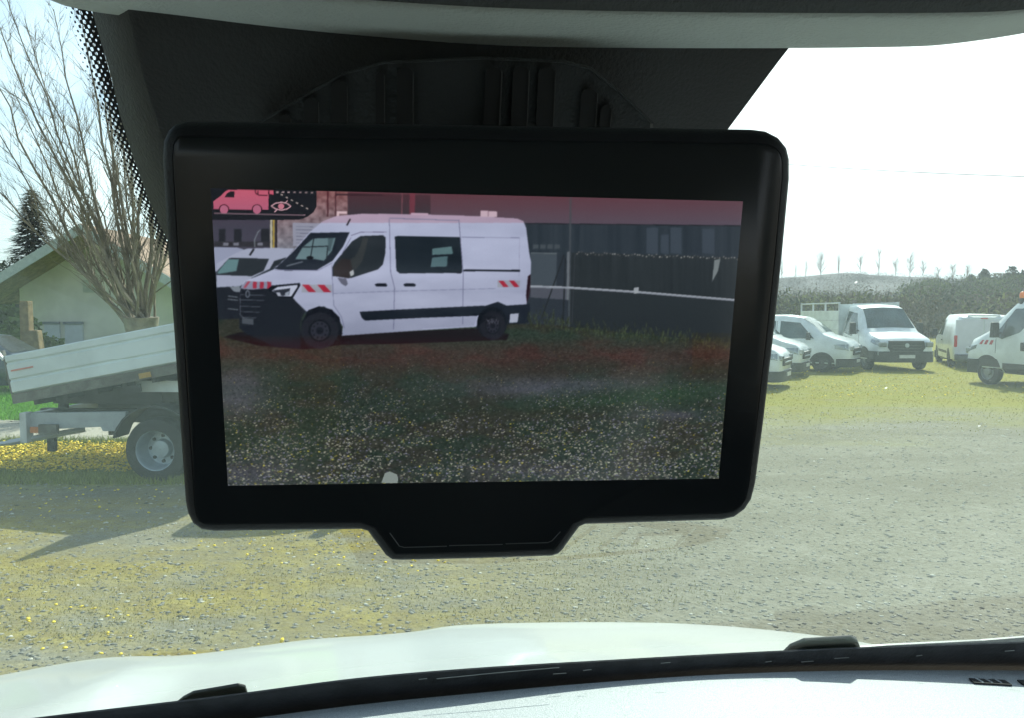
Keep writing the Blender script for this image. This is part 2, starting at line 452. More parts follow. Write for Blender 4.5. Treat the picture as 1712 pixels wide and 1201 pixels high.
def wood():
    cs, rs, cl = [], [], []
    pal = [(0.14, 0.11, 0.075), (0.16, 0.125, 0.10), (0.12, 0.10, 0.06), (0.12, 0.125, 0.045), (0.20, 0.20, 0.07), (0.06, 0.065, 0.045)]
    # valley hedges (v 485..515), far hedge lines and copses
    for i in range(330):
        Y = random.uniform(62, 120); u = random.uniform(1240, 1760) if i < 210 else random.uniform(-300, 1240)
        X = (u - 856) / F * Y; r = random.uniform(1.6, 3.2)
        top = H + (524 - random.uniform(488, 514)) / F * Y
        cs.append((X, Y, top - r * .9)); rs.append((r * 1.2, r, r * 1.1)); cl.append(random.choice(pal))
        cs.append((X, Y, (top - r) * .4)); rs.append((r, r, max(top - r, 1) * .6)); cl.append(random.choice(pal[:4]))
    for i in range(230):
        Y = random.uniform(150, 330); u = random.uniform(1230, 1760)
        X = (u - 856) / F * Y
        base = 466 if u < 1560 else 466 - (u - 1560) * .08
        top = H + (524 - random.uniform(base + 3, 497)) / F * Y; r = random.uniform(3, 6.5)
        cs.append((X, Y, top - r)); rs.append((r * 1.5, r, r)); cl.append(random.choice(pal[:3] if u < 1560 else pal))
        cs.append((X, Y, max(top - 2.5*r, 1))); rs.append((r*1.4, r, r*1.4)); cl.append(random.choice(pal[:3]))
    for i in range(150):
        u = random.uniform(1270, 1700); Y = random.uniform(360, 412); r = random.uniform(2.5, 5.5)
        vt = interp(u, [(1200, 466), (1340, 462), (1420, 456), (1500, 458), (1560, 461), (1700, 466)]) + random.uniform(-1, 9)
        cs.append(((u - 856) / F * Y, Y, H + (524 - vt) / F * Y - r * .6)); rs.append((r * 1.8, r, r)); cl.append(random.choice([(.10, .075, .06), (.085, .07, .065), (.11, .09, .075)]))
    for i in range(170):
        u = random.uniform(1520, 1800); q = random.random(); Y = 85 + 62 * q
        vt = 512 - q * (30 + min(u - 1520, 200) * .10); X = (u - 856) / F * Y; r = random.uniform(1.4, 2.8)
        cs.append((X, Y, H + (524 - vt) / F * Y)); rs.append((r * 1.3, r, r * .8)); cl.append(random.choice([(.11, .13, .045), (.14, .16, .05), (.08, .09, .045), (.13, .11, .08)]))
    o = leaf_cloud(cs, rs, cl, 260, 0.17, 'distant_wood', up=1.4)
    tag(o, 'mass of bare and evergreen woodland covering the low hills beyond the yard', 'woodland', kind='stuff')
wood()

# bare tree builder: one trunk mesh, one crown of branches
def grow(mb, p, d, L_, r, depth, spread, bend, nseg=4):
    pts = [p]; rads = [r]; q = p.copy(); dd = d.copy()
    for i in range(nseg):
        dd = (dd + Vector((random.gauss(0, bend), random.gauss(0, bend), random.gauss(0, bend * .5) + .05))).normalized()
        q = q + dd * (L_ / nseg); pts.append(q.copy()); rads.append(r * (1 - 0.62 * (i + 1) / nseg))
    mb.tube(pts, rads, 5 if r > .02 else 3)
    if depth > 0:
        nb = random.randint(3, 5)
        for k in range(nb):
            i = random.randint(1, nseg); t = pts[i]
            ax = Vector((random.gauss(0, 1), random.gauss(0, 1), random.gauss(0, .4)))
            nd = (dd + ax.normalized() * spread).normalized()
            grow(mb, t, nd, L_ * random.uniform(.40, .68), max(rads[i] * .6, .004), depth - 1, spread, bend, 3)

def skyline_tree(u, v_top, v_base, Y, wide, label, seed):
    random.seed(seed)
    b = atY(u, v_base, Y); t = atY(u, v_top, Y); hgt = t.z - b.z
    root = empty('bare_tree', (b.x, Y, b.z - 1.0), label=label, cat='tree', group='bare trees along the skyline')
    k = MB(); k.tube([(0, 0, -2), (0.1, 0, hgt * .5 + 1), (0, .1, hgt * .95 + 1)], [hgt * .018, hgt * .012, hgt * .004], 5)
    k.build('trunk', twig_m, root)
    c = MB()
    for i in range(34 if wide > .3 else 18):
        z = 1 + hgt * random.uniform(.10, .85); a = random.uniform(0, 2 * math.pi)
        d = Vector((math.cos(a) * wide * 1.3, math.sin(a) * wide * 1.3, .8)).normalized()
        grow(c, Vector((0, 0, z)), d, hgt * random.uniform(.22, .5), hgt * .0080, 1, .6, .14, 3)
    c.build('branches', twig_m, root)
sky_trees = [
    (1307, 437, 466, .10, 'faint thin bare tree on the far ridge, nearest the monitor edge'),
    (1330, 446, 466, .08, 'smallest faint sapling on the ridge, just right of the first thin tree'),
    (1347, 440, 465, .12, 'thin bare tree on the ridge above the white people carrier'),
    (1372, 424, 464, .35, 'forked bare tree with spreading twigs on the ridge above the dropside bed'),
    (1402, 426, 461, .10, 'straight lone bare tree on the ridge left of the flatbed cab roof'),
    (1438, 425, 460, .28, 'bushy bare tree on the ridge directly above the flatbed cab'),
    (1469, 420, 460, .16, 'tallest narrow bare tree on the ridge, above the flatbed bonnet'),
    (1497, 433, 460, .5, 'round topped bare tree starting the leafless clump above the flatbed'),
    (1521, 426, 461, .55, 'large round bare tree in the middle of the leafless clump'),
    (1543, 434, 462, .5, 'bare tree ending the leafless clump above the gap between flatbed and panel van'),
    (1568, 446, 468, .55, 'low spreading bare tree just right of the leafless clump'),
    (1592, 442, 470, .55, 'bare tree on the green slope above the grey panel van'),
    (1617, 444, 468, .4, 'bare tree beside the dark evergreens above the panel van'),
]
for i, (u, vt, vb, wd, lb) in enumerate(sky_trees):
    skyline_tree(u, vt, vb, 414 if u < 1560 else 149, wd, lb, 100 + i)
random.seed(21)
def evergreen(u, v_top, Y, r, label, grp):
    t = atY(u, v_top, Y); h = 3.0 * r
    root = empty('evergreen_tree', (t.x, Y, t.z - h), label=label, cat='tree', group=grp)
    k = MB(); k.tube([(0, 0, -3), (0, 0, h * .6)], [.25, .1], 6); k.build('trunk', bark_m, root)
    o = leaf_cloud([(0, 0, h * .4), (r * .2, 0, h * .7), (0, 0, h * .15)], [(r, r, h * .32), (r * .5, r * .5, h * .3), (r * 1.2, r, h * .3)], [(.035, .05, .03)] * 3, 260, .35, 'crown'); o.parent = root
for u, vt, r, lb in ((1688, 444, 2.4, 'pointed dark evergreen standing highest above the beacon truck'), (1642, 449, 2.0, 'rounded dark evergreen on the slope left of the pointed one'), (1622, 458, 1.6, 'small dark evergreen low on the slope above the panel van roof'), (1708, 452, 2.0, 'dark evergreen at the right edge of the view, behind the pointed one')):
    evergreen(u, vt, 147, r, lb, 'evergreens on the slope')

# post-and-wire field fence behind the vans
def field_fence():
    root = empty('field_fence', (20, 44, 0), label='row of weathered wooden fence posts at the far edge of the yard behind the vans', cat='fence')
    for i in range(26):
        x = -10 + i * 1.5; b = MB()
        b.tube([(x, random.uniform(-.1, .1), -.1), (x + random.uniform(-.06, .06), 0, random.uniform(1.3, 1.7))], .07, 6); b.build('post', wood_m, root)
    b = MB()
    for z in (.5, .9, 1.25): b.tube([(-10, 0, z), (27.5, 0, z)], .012, 4)
    b.build('wire', chassis, root)
field_fence()
# overhead cable
p0, p1, p2 = atY(1180, 262, 60), atY(1450, 290, 58), atY(1900, 300, 52)
c = MB(); c.tube([p0.lerp(p1, t) if False else (p0 * (1 - t) ** 2 + p1 * 2 * t * (1 - t) + p2 * t * t) for t in np.linspace(0, 1, 24)], .022, 5)
tag(c.build('overhead_cable', cable_m), 'thin overhead cable crossing the bright sky right of the monitor', 'cable')

# ------------------------------------------------------------------ VEHICLES
def ring(st):
    x, zb, zs, zt, wb, ws, wt = st      # x, bottom z, belt z, top z, half widths bottom / belt / top
    h = [(wb * .90, zb), (wb, zb + .10), ((wb + ws) / 2 + .015, (zb + zs) / 2), (ws, zs), (ws * .45 + wt * .55, zs * .45 + zt * .55), (wt, zt - (zt - zs) * .12), (wt * .93, zt - (zt - zs) * .03), (wt * .6, zt + .0), (0, zt + .02)]
    return [(x, y, z) for y, z in h] + [(x, -y, z) for y, z in reversed(h[:-1])]
class Body:
    def __init__(s, sts): s.s = sorted(sts, key=lambda q: -q[0])
    def at(s, x):
        a = [q for q in s.s]; xs = [-q[0] for q in a]
        return tuple(float(np.interp(-x, xs, [q[i] for q in a])) for i in range(7))
    def side(s, x, z):
        r = ring(s.at(x))[:8]; return float(np.interp(z, [p[2] for p in r], [p[1] for p in r]))
    def top(s, x, y):
        r = ring(s.at(x))[3:9][::-1]; return float(np.interp(abs(y), [p[1] for p in r], [p[2] for p in r]))
    def build(s, name, m, parent):
        b = MB(); sts = []
        for i in range(len(s.s) - 1):
            a, c = s.s[i], s.s[i + 1]; n = max(1, int(abs(a[0] - c[0]) / .25))
            for k in range(n): sts.append(s.at(a[0] + (c[0] - a[0]) * k / n))
        sts.append(s.s[-1]); b.loft([ring(q) for q in sts])
        o = b.build(name, m, parent, smooth=38); return o
    def side_panel(s, name, poly, m, parent, sg, off=.006, thick=.01):
        # convex polygon in (x, z) wrapped onto the body side in strips
        zs = sorted(set([p[1] for p in poly])); z0, z1 = zs[0], zs[-1]
        lv = sorted(set(zs + [z0 + (z1 - z0) * i / 8 for i in range(9)])); nx = 8; V = []; rows = 0
        for z in lv:
            z_ = min(max(z, z0 + 1e-5), z1 - 1e-5); xs = []
            for i in range(len(poly)):
                (xa, za), (xb, zb) = poly[i], poly[(i + 1) % len(poly)]
                if (za > z_) != (zb > z_): xs.append(xa + (xb - xa) * (z_ - za) / (zb - za))
            if len(xs) < 2: continue
            rows += 1; xa, xb = min(xs), max(xs)
            for j in range(nx + 1):
                x = xa + (xb - xa) * j / nx; V.append((x, sg * (s.side(x, z) + off), z))
        n = len(V); m_ = nx + 1
        V += [(x, y - sg * thick, z) for x, y, z in V]
        F_ = [(i*m_+j, i*m_+j+1, (i+1)*m_+j+1, (i+1)*m_+j) for i in range(rows - 1) for j in range(nx)]
        F_ += [tuple(n + q for q in reversed(f)) for f in F_]
        for i in range(rows - 1):
            for j in (0, nx): F_.append((i*m_+j, (i+1)*m_+j, n+(i+1)*m_+j, n+i*m_+j))
        for j in range(nx):
            for i in (0, rows - 1): F_.append((i*m_+j, i*m_+j+1, n+i*m_+j+1, n+i*m_+j))
        b = MB(); b.add(V, F_); return b.build(name, m, parent, smooth=40)
    def top_panel(s, name, x0, x1, k0, k1, m, parent, off=.012, nx=4, ny=6):
        V = []; b = MB()
        for i in range(nx + 1):
            x = x0 + (x1 - x0) * i / nx; wt = s.at(x)[6]; kk = k0 + (k1 - k0) * i / nx
            for j in range(ny + 1):
                y = wt * kk * (2 * j / ny - 1); V.append((x, y, s.top(x, y) + off))
        n = len(V); V += [(x, y, z - off - .004) for x, y, z in V]
        F_ = [(i*(ny+1)+j, i*(ny+1)+j+1, (i+1)*(ny+1)+j+1, (i+1)*(ny+1)+j) for i in range(nx) for j in range(ny)]
        F_ += [tuple(n + q for q in reversed(f)) for f in F_]
        b.add(V, F_); o = b.build(name, m, parent, smooth=40); return o
def make_wheel(parent, x, y, r, w, sg, rim=rim_m, dual=False):
    b = MB(); prof = [(r * .62, w * .5), (r * .80, w * .5), (r * .95, w * .42), (r, w * .25), (r, -w * .25), (r * .95, -w * .42), (r * .8, -w * .5), (r * .62, -w * .5)]
    n = 32; rings = [[(pr * math.cos(2 * math.pi * i / n), sg * py, pr * math.sin(2 * math.pi * i / n)) for i in range(n)] for pr, py in prof]
    b.loft(rings + [rings[0]], caps=False)
    t = b.build('wheel', tyre, parent, smooth=30); t.location = (x, y, r)
    e = MB(); dish = -.25 if dual else .2
    pr2 = [(r * .66, w * .5), (r * .60, w * .46), (r * .56, w * .2), (r * .50, w * dish), (r * .30, w * dish), (r * .26, w * (dish + .28)), (r * .12, w * (dish + .3)), (0.005, w * (dish + .3))]
    rr = [[(p * math.cos(2 * math.pi * i / n), sg * q, p * math.sin(2 * math.pi * i / n)) for i in range(n)] for p, q in pr2]
    e.loft(rr, caps=False)
    e.build('rim', rim, t, smooth=30)
    if dual:
        for k in range(8):
            a = k * math.pi / 4; g = MB(); g.cyl((r*.40*math.cos(a), sg * w * (dish - .02), r*.40*math.sin(a)), (r*.40*math.cos(a), sg * w * (dish + .06), r*.40*math.sin(a)), r * .055, 8)
            g.build('rim_hole', chassis, t)
    return t
def arch(body, parent, x, r, sg, m=dark, zc=None):
    n = 14; zc = zc if zc else r * .95; rr = r * 1.22; zlow = body.at(x)[1] + .015
    pts = [(x + rr * math.cos(math.pi * i / n), zc + rr * math.sin(math.pi * i / n)) for i in range(n + 1)]
    pts = [(a, max(z, zlow)) for a, z in pts]
    pts = [(pts[0][0], zlow)] + pts[1:-1] + [(pts[-1][0], zlow)]
    return body.side_panel('wheel_arch', pts, m, parent, sg, off=.004)
def mirror(parent, x, y, z, sg, sz=(.12, .2, .26), m=dark):
    b = MB(); b.box((x, sg * (y + .17), z), sz, taper=(.8, .85)); b.cyl((x + .02, sg * (y - .05), z - .08), (x, sg * (y + .12), z - .08), .025, 6)
    return b.build('mirror', m, parent, bevel=.02)

def light_cluster(body, parent, x, z, sg, w_=.30, h_=.20):
    return body.side_panel('headlight', [(x, z - h_ / 2), (x - w_, z - h_ * .25), (x - w_ * 1.1, z + h_ * .35), (x - .02, z + h_ * .5)], clear_l, parent, sg, off=.008)

def mid_van(label, loc, rz, scale=1.0, paint=None, L_=5.0, rear_detail=True, glazed=False):
    """people-carrier shaped light van"""
    paint = paint or white
    root = empty('parked_van', loc, rz, label=label, cat='van', group='white vans parked at the edge of the grass')
    root.scale = (scale,) * 3
    h = L_ / 2; Bd = Body([(h, .30, .66, .84, .62, .68, .62), (h - .05, .25, .80, 1.00, .80, .84, .76), (h - .18, .22, .92, 1.12, .89, .91, .83), (h - .50, .22, 1.02, 1.22, .94, .95, .87), (h - .88, .22, 1.10, 1.33, .95, .96, .86), (h - 1.28, .22, 1.12, 1.70, .95, .96, .77), (h - 1.66, .22, 1.14, 1.93, .95, .96, .75), (h - 2.2, .22, 1.14, 2.0, .95, .96, .77), (-h + .35, .24, 1.14, 1.98, .95, .96, .78), (-h + .06, .28, 1.12, 1.90, .93, .94, .76), (-h, .34, 1.10, 1.84, .90, .92, .73)])
    Bd.build('body', paint, root)
    Bd.top_panel('windscreen', h - .96, h - 1.62, .94, .92, glass_dk, root)
    # bonnet shut line, grille, bumper
    b = MB(); b.box((h + .0, 0, .76), (.10, 1.15, .24)); b.build('grille', dark, root, bevel=.01)
    b = MB(); b.loft([[(h - .20, -.96, .20), (h - .04, -.82, .20), (h + .05, -.5, .20), (h + .06, 0, .20), (h + .05, .5, .20), (h - .04, .82, .20), (h - .20, .96, .20), (h - .45, .965, .20), (h - .45, -.965, .20)], [(h - .20, -.965, .50), (h - .03, -.83, .50), (h + .06, -.5, .50), (h + .07, 0, .50), (h + .06, .5, .50), (h - .03, .83, .50), (h - .20, .965, .50), (h - .45, .97, .50), (h - .45, -.97, .50)]])
    b.build('bumper', dark, root, smooth=40)
    b = MB(); b.box((h + .075, 0, .40), (.02, .50, .11)); b.build('number_plate', plate_m, root)
    b = MB(); b.tube([(h + .045, -.45, .74), (h + .06, 0, .75), (h + .045, .45, .74)], .018, 6); b.build('grille_bar', silver, root)
    for sg in (1, -1):
        Bd.side_panel('side_window', [(h - 1.20, 1.20), (h - 1.70, 1.74), (h - 2.36, 1.80), (h - 2.36, 1.18)], glass_dk, root, sg)
        if glazed:
            Bd.side_panel('side_window', [(h - 2.52, 1.18), (h - 2.52, 1.80), (h - 3.45, 1.80), (h - 3.45, 1.18)], glass_dk, root, sg)
            Bd.side_panel('side_window', [(h - 3.58, 1.18), (h - 3.58, 1.80), (h - 4.35, 1.80), (h - 4.45, 1.18)], glass_dk, root, sg)
        Bd.side_panel('door_seam', [(h - 2.47, .35), (h - 2.47, 1.80), (h - 2.485, 1.80), (h - 2.485, .35)], dark, root, sg, off=.002)
        Bd.side_panel('side_moulding', [(h - 1.45, .52), (h - 1.45, .62), (-h + 1.45, .62), (-h + 1.45, .52)], dark, root, sg)
        Bd.side_panel('sill', [(h - 1.45, .25), (h - 1.45, .33), (-h + 1.45, .33), (-h + 1.45, .25)], dark, root, sg)
        b = MB(); b.box((h - 2.3, sg * (Bd.side(h - 2.3, 1.0) + .015), 1.0), (.2, .03, .04)); b.build('door_handle', dark, root)
        light_cluster(Bd, root, h - .08, .92, sg, .42, .24)
        b = MB(); b.box((h - .01, sg * .66, .88), (.10, .28, .16)); b.build('headlight', clear_l, root, bevel=.02)
        for xx in (h - .92, -h + .95):
            arch(Bd, root, xx, .34, sg); make_wheel(root, xx, sg * .86, .34, .22, sg, rim=mat('dark_steel_rim', (.07, .075, .08), .5, .3))
        mirror(root, h - 1.35, .93, 1.28, sg)
    if rear_detail:
        rear_van_detail(root, Bd, h)
    return root
def rear_van_detail(root, Bd, h):
    for sg in (1, -1):
        b = MB(); b.box((-h - .01, sg * .45, 1.12), (.03, .86, 1.34)); b.build('rear_door', mat('rear_door_shade_mauve', (.62, .62, .70), .4, coat=.4, var=.04), root, bevel=.01)  # mauve of the shaded rear painted into the door colour
        b = MB(); b.box((-h - .0, sg * .87, 1.02), (.07, .10, .42)); b.build('tail_light', red_l, root, bevel=.015)
    b = MB(); b.box((-h - .035, .15, .80), (.02, .60, .09)); b.build('plate_recess', dark, root)
    b = MB(); b.box((-h - .06, 0, .42), (.16, 1.80, .26)); b.build('bumper', mat('grey_bumper', (.10, .105, .11), .6), root, bevel=.03)
    b = MB(); b.box((-h - .0, 0, 1.84), (.05, .22, .03)); b.build('high_brake_light', red_l, root)
    b = MB(); b.tube([(-h + .12, -.5, 1.94), (-h + .02, -.3, 1.945), (-h + .02, .3, 1.945), (-h + .12, .5, 1.94)], .03, 6); b.build('roof_highlight', roof_highlight_paint, root)  # bright bar standing for the highlight along the rear roof edge
roof_highlight_paint = mat('roof_highlight_white', (.8, .82, .82), .25, coat=.8)

def cab_truck(root, paint, transit=True, bonnet_len=.95):
    """chassis cab: x = 0 is the front bumper, cab runs backwards"""
    if transit:
        Bd = Body([(0, .38, .70, .86, .72, .76, .70), (-.06, .34, .84, 1.02, .88, .90, .80), (-.22, .32, .96, 1.14, .97, .97, .86), (-.60, .32, 1.05, 1.24, 1.0, 1.0, .88), (-.98, .32, 1.15, 1.36, 1.01, 1.01, .88), (-1.35, .32, 1.2, 1.80, 1.01, 1.01, .80), (-1.72, .32, 1.22, 2.16, 1.01, 1.01, .76), (-2.1, .32, 1.22, 2.26, 1.01, 1.01, .78), (-2.62, .32, 1.22, 2.25, 1.01, 1.01, .80), (-2.70, .40, 1.2, 2.2, .97, .98, .77)])
        ws0, ws1, back, belt = -1.06, -1.70, -2.70, 1.22
    else:
        Bd = Body([(0, .42, .76, .92, .70, .74, .66), (-.05, .40, .90, 1.10, .86, .88, .78), (-.20, .38, 1.02, 1.26, .95, .95, .84), (-.55, .38, 1.14, 1.42, .99, .99, .86), (-.80, .38, 1.22, 1.54, 1.0, 1.0, .86), (-1.15, .38, 1.28, 1.96, 1.0, 1.0, .80), (-1.45, .38, 1.30, 2.24, 1.0, 1.0, .77), (-1.8, .38, 1.30, 2.32, 1.0, 1.0, .79), (-2.25, .38, 1.30, 2.31, 1.0, 1.0, .80), (-2.32, .46, 1.28, 2.26, .96, .97, .78)])
        ws0, ws1, back, belt = -.88, -1.42, -2.32, 1.30
    Bd.build('cab', paint, root)
    Bd.top_panel('windscreen', ws0, ws1, .95, .92, glass_dk, root)
    r = .36
    b = MB()
    prof = [(.05, -.55), (.08, 0), (.05, .55), (-.02, .86), (-.16, 1.0), (-.55, 1.03), (-.55, -1.03), (-.16, -1.0), (-.02, -.86)]
    b.loft([[(x, y, z) for x, y in prof] for z in (.30, .70)]); b.build('bumper', dark, root, smooth=40)
    b = MB()
    hx = .03
    b.loft([[(hx + k, y, z) for y, z in ((-.46, .60), (.46, .60), (.62, .84), (.56, 1.05), (-.56, 1.05), (-.62, .84))] for k in (-.3, 0.02)])
    b.build('grille', dark, root)
    for z in (.70, .80, .90):
        b = MB(); b.box((.052, 0, z), (.01, .95, .012)); b.build('grille_slat', mat('slat_grey', (.12, .13, .13), .4), root)
    b = MB(); b.cyl((.05, 0, .90), (.068, 0, .90), .07, 18); b.build('badge', silver, root)
    b = MB(); b.box((.085, 0, .53), (.02, .52, .11)); b.build('number_plate', plate_m, root)
    for sg in (1, -1):
        if transit:
            Bd.side_panel('side_window', [(-1.40, belt + .05), (-1.88, 1.98), (-2.50, 2.05), (-2.50, belt + .05), (-1.9, belt - .06)], glass_dk, root, sg)
        else:
            Bd.side_panel('side_window', [(-1.02, 1.36), (-1.5, 2.08), (-2.02, 2.12), (-2.05, 1.72), (-1.80, 1.46), (-1.3, 1.28)], glass_dk, root, sg)
            Bd.side_panel('window_divider', [(-1.28, 1.36), (-1.30, 1.80), (-1.34, 1.82), (-1.32, 1.36)], dark, root, sg, off=.010)
        Bd.side_panel('door_seam', [(back + .14, .5), (back + .14, 2.12), (back + .125, 2.12), (back + .125, .5)], dark, root, sg, off=.003)
        Bd.side_panel('door_seam', [(ws0 - .22, .9), (ws0 - .22, belt), (ws0 - .235, belt), (ws0 - .235, .9)], dark, root, sg, off=.003)
        Bd.side_panel('sill', [(-1.35, .34), (-1.35, .62), (back + .03, .62), (back + .03, .34)], dark, root, sg, off=.01)
        Bd.side_panel('headlight', [(-.06, .88), (-.42, 1.00), (-.46, 1.10), (-.12, 1.06)], clear_l, root, sg, off=.008)
        b = MB(); b.box((-.03, sg * .77, .93), (.14, .24, .17)); b.build('headlight', clear_l, root, bevel=.03)
        b = MB(); b.box((back + .36, sg * (Bd.side(back + .3, 1.1) + .02), 1.10), (.10 if not transit else .2, .04, .22 if not transit else .05)); b.build('door_handle', dark, root, bevel=.01)
        arch(Bd, root, -.85, r, sg, zc=.40); make_wheel(root, -.85, sg * .89, r, .22, sg, rim=mat('dull_rim', (.22, .24, .25), .5, .4))
        mirror(root, ws0 - .35, 1.0, belt + .22, sg, (.12, .22, .40))
    return Bd, back
def ladder(root, x0, x1, rear_x, r=.36, dual=True):
    for sg in (1, -1):
        b = MB(); b.box(((x0 + x1) / 2, sg * .40, .62), (abs(x1 - x0), .09, .16)); b.build('chassis_rail', chassis, root)
        make_wheel(root, rear_x, sg * .86, r, .24, sg, dual=dual)
    b = MB(); b.cyl((rear_x, -.8, r), (rear_x, .8, r), .07, 10); b.cyl((rear_x, -.13, r), (rear_x, .13, r), .16, 12); b.build('axle', chassis, root)

# --- dropside flatbed, facing the camera
def dropside_truck():
    p = ground(1500, 619); Y = p.y
    root = empty('flatbed_truck', (p.x - .15, Y - .85, 0), R(-90), label='white flatbed truck with tall dropside bed, facing the camera in the middle of the row', cat='truck')
    cab_truck(root, white, True); ladder(root, -2.6, -6.3, -4.6)
    b = MB(); b.box((-4.6, 0, .98), (3.7, 2.15, .10)); b.build('bed_floor', undergrey, root, bevel=.01)
    for sg in (1, -1):
        b = MB(); b.box((-4.6, sg * 1.09, 1.55), (3.68, .035, 1.02)); b.build('side_board', grey_wh, root, bevel=.008)
        for z in (1.36, 1.70):
            b = MB(); b.box((-4.6, sg * 1.115, z), (3.6, .015, .03)); b.build('board_ridge', alu, root)
        b = MB(); b.tube([(-2.76, sg * 1.08, 2.34), (-6.44, sg * 1.08, 2.34)], .03, 6); b.build('top_rail', alu, root)
        for x in (-2.76, -4.0, -5.2, -6.44):
            b = MB(); b.box((x, sg * 1.08, 1.68), (.06, .05, 1.40)); b.build('stake', alu, root)
        b = MB(); b.box((-3.6, sg * 1.0, .72), (.5, .03, .3)); b.build('mudguard', dark, root)
    b = MB(); b.box((-6.46, 0, 1.3), (.035, 2.14, .55)); b.build('tailboard', grey_wh, root)
    b = MB(); b.box((-2.80, 0, 1.65), (.04, 2.1, 1.3)); b.build('headboard', grey_wh, root)
dropside_truck()

# --- vans on the right
random.seed(3)
def place_by_corner(u, v, rz, fx, fy, back_off=0):
    """world origin for a vehicle whose local point (fx, fy) sits over ground pixel (u, v)"""
    g = ground(u, v); c, s = math.cos(rz), math.sin(rz)
    return (g.x - (c * fx - s * fy), g.y - (s * fx + c * fy), 0)
rz = R(-35)
mid_van('white people carrier with glazed sides, parked next to the flatbed truck', place_by_corner(1378, 624, rz, 1.58, -.86), rz, .95, glazed=True)
rz = R(-31)
mid_van('white van showing its headlight, half hidden between the people carrier and the nearer van', place_by_corner(1350, 633, rz, 2.45, -.5), rz, .92)
rz = R(-30)
mid_van('white van with only its bonnet and front wheel showing beside the monitor edge', place_by_corner(1318, 652, rz, 2.45, -.5), rz, .92)
rz = R(-30)
mid_van('white van almost wholly hidden, just its front corner at the monitor edge', place_by_corner(1276, 668, rz, 2.45, -.5), rz, .90)
rz = R(68)
v_ = mid_van('white panel van seen from behind, red tail light, between flatbed and beacon truck', place_by_corner(1592, 617, rz, -2.5, .93), rz, .97)

# --- light truck with the orange beacon
def beacon_truck():
    rz = R(102)
    loc = place_by_corner(1655, 644, rz, -.85, .89)
    root = empty('beacon_truck', loc, rz, label='white cab truck with orange roof beacon and red white stripes, right edge of view', cat='truck')
    Bd, back = cab_truck(root, white, False)
    ladder(root, -2.3, -6.0, -4.3)
    b = MB(); b.cyl((-1.6, .70, 2.20), (-1.6, .70, 2.36), .07, 14); b.build('beacon_base', dark, root)
    b = MB(); b.loft([[(-1.6 + r_ * math.cos(a), .70 + r_ * math.sin(a), z) for a in np.linspace(0, 2 * math.pi, 15)[:-1]] for r_, z in ((.075, 2.36), (.08, 2.44), (.065, 2.50), (.03, 2.53))]); b.build('beacon', orange_l, root, smooth=50)
    for k in range(3):
        x = -.55 - k * .17
        Bd.side_panel('warning_stripe', [(x, 1.12), (x - .09, 1.12), (x - .15, 1.24), (x - .06, 1.24)], red_s, root, 1, off=.006)
    b = MB(); b.box((-4.3, 0, .98), (3.6, 2.1, .12)); b.build('bed_floor', undergrey, root)
    for sg in (1, -1):
        b = MB(); b.box((-4.3, sg * 1.06, 1.24), (3.6, .035, .42)); b.build('side_board', grey_wh, root)
    b = MB(); b.box((-2.5, 0, 1.6), (.05, 2.1, 1.3)); b.build('headboard', grey_wh, root)
beacon_truck()

# --- dark car at the far left
def dark_car():
    rz = R(8); loc = atY(-30, 600, 19); loc.z = 0
    root = empty('parked_car', loc, rz, label='dark blue car parked by the hedge at the far left', cat='car')
    h = 2.1
    Bd = Body([(h, .3, .5, .6, .6, .62, .55), (h - .15, .2, .66, .8, .8, .82, .74), (h - 1.0, .2, .82, .95, .86, .87, .78), (h - 1.7, .2, .90, 1.42, .87, .88, .62), (h - 2.4, .2, .92, 1.50, .87, .88, .62), (-h + .8, .2, .92, 1.46, .87, .88, .62), (-h + .2, .22, .92, 1.1, .85, .86, .7), (-h, .35, .8, .95, .8, .82, .7)])
    Bd.build('body', bronze, root); Bd.top_panel('windscreen', h - 1.08, h - 1.65, .93, .9, mat('shaded_car_glass', (.02, .025, .03), .25, spec=.4), root)
    for sg in (1, -1):
        Bd.side_panel('side_window', [(h - 1.55, .98), (h - 1.85, 1.36), (-h + .9, 1.36), (-h + .7, .98)], glass_dk, root, sg)
        for xx in (h - .8, -h + .8): arch(Bd, root, xx, .31, sg); make_wheel(root, xx, sg * .8, .31, .2, sg)
        b = MB(); b.box((-h, sg * .66, .84), (.06, .22, .14)); b.build('tail_light', red_l, root)
dark_car()

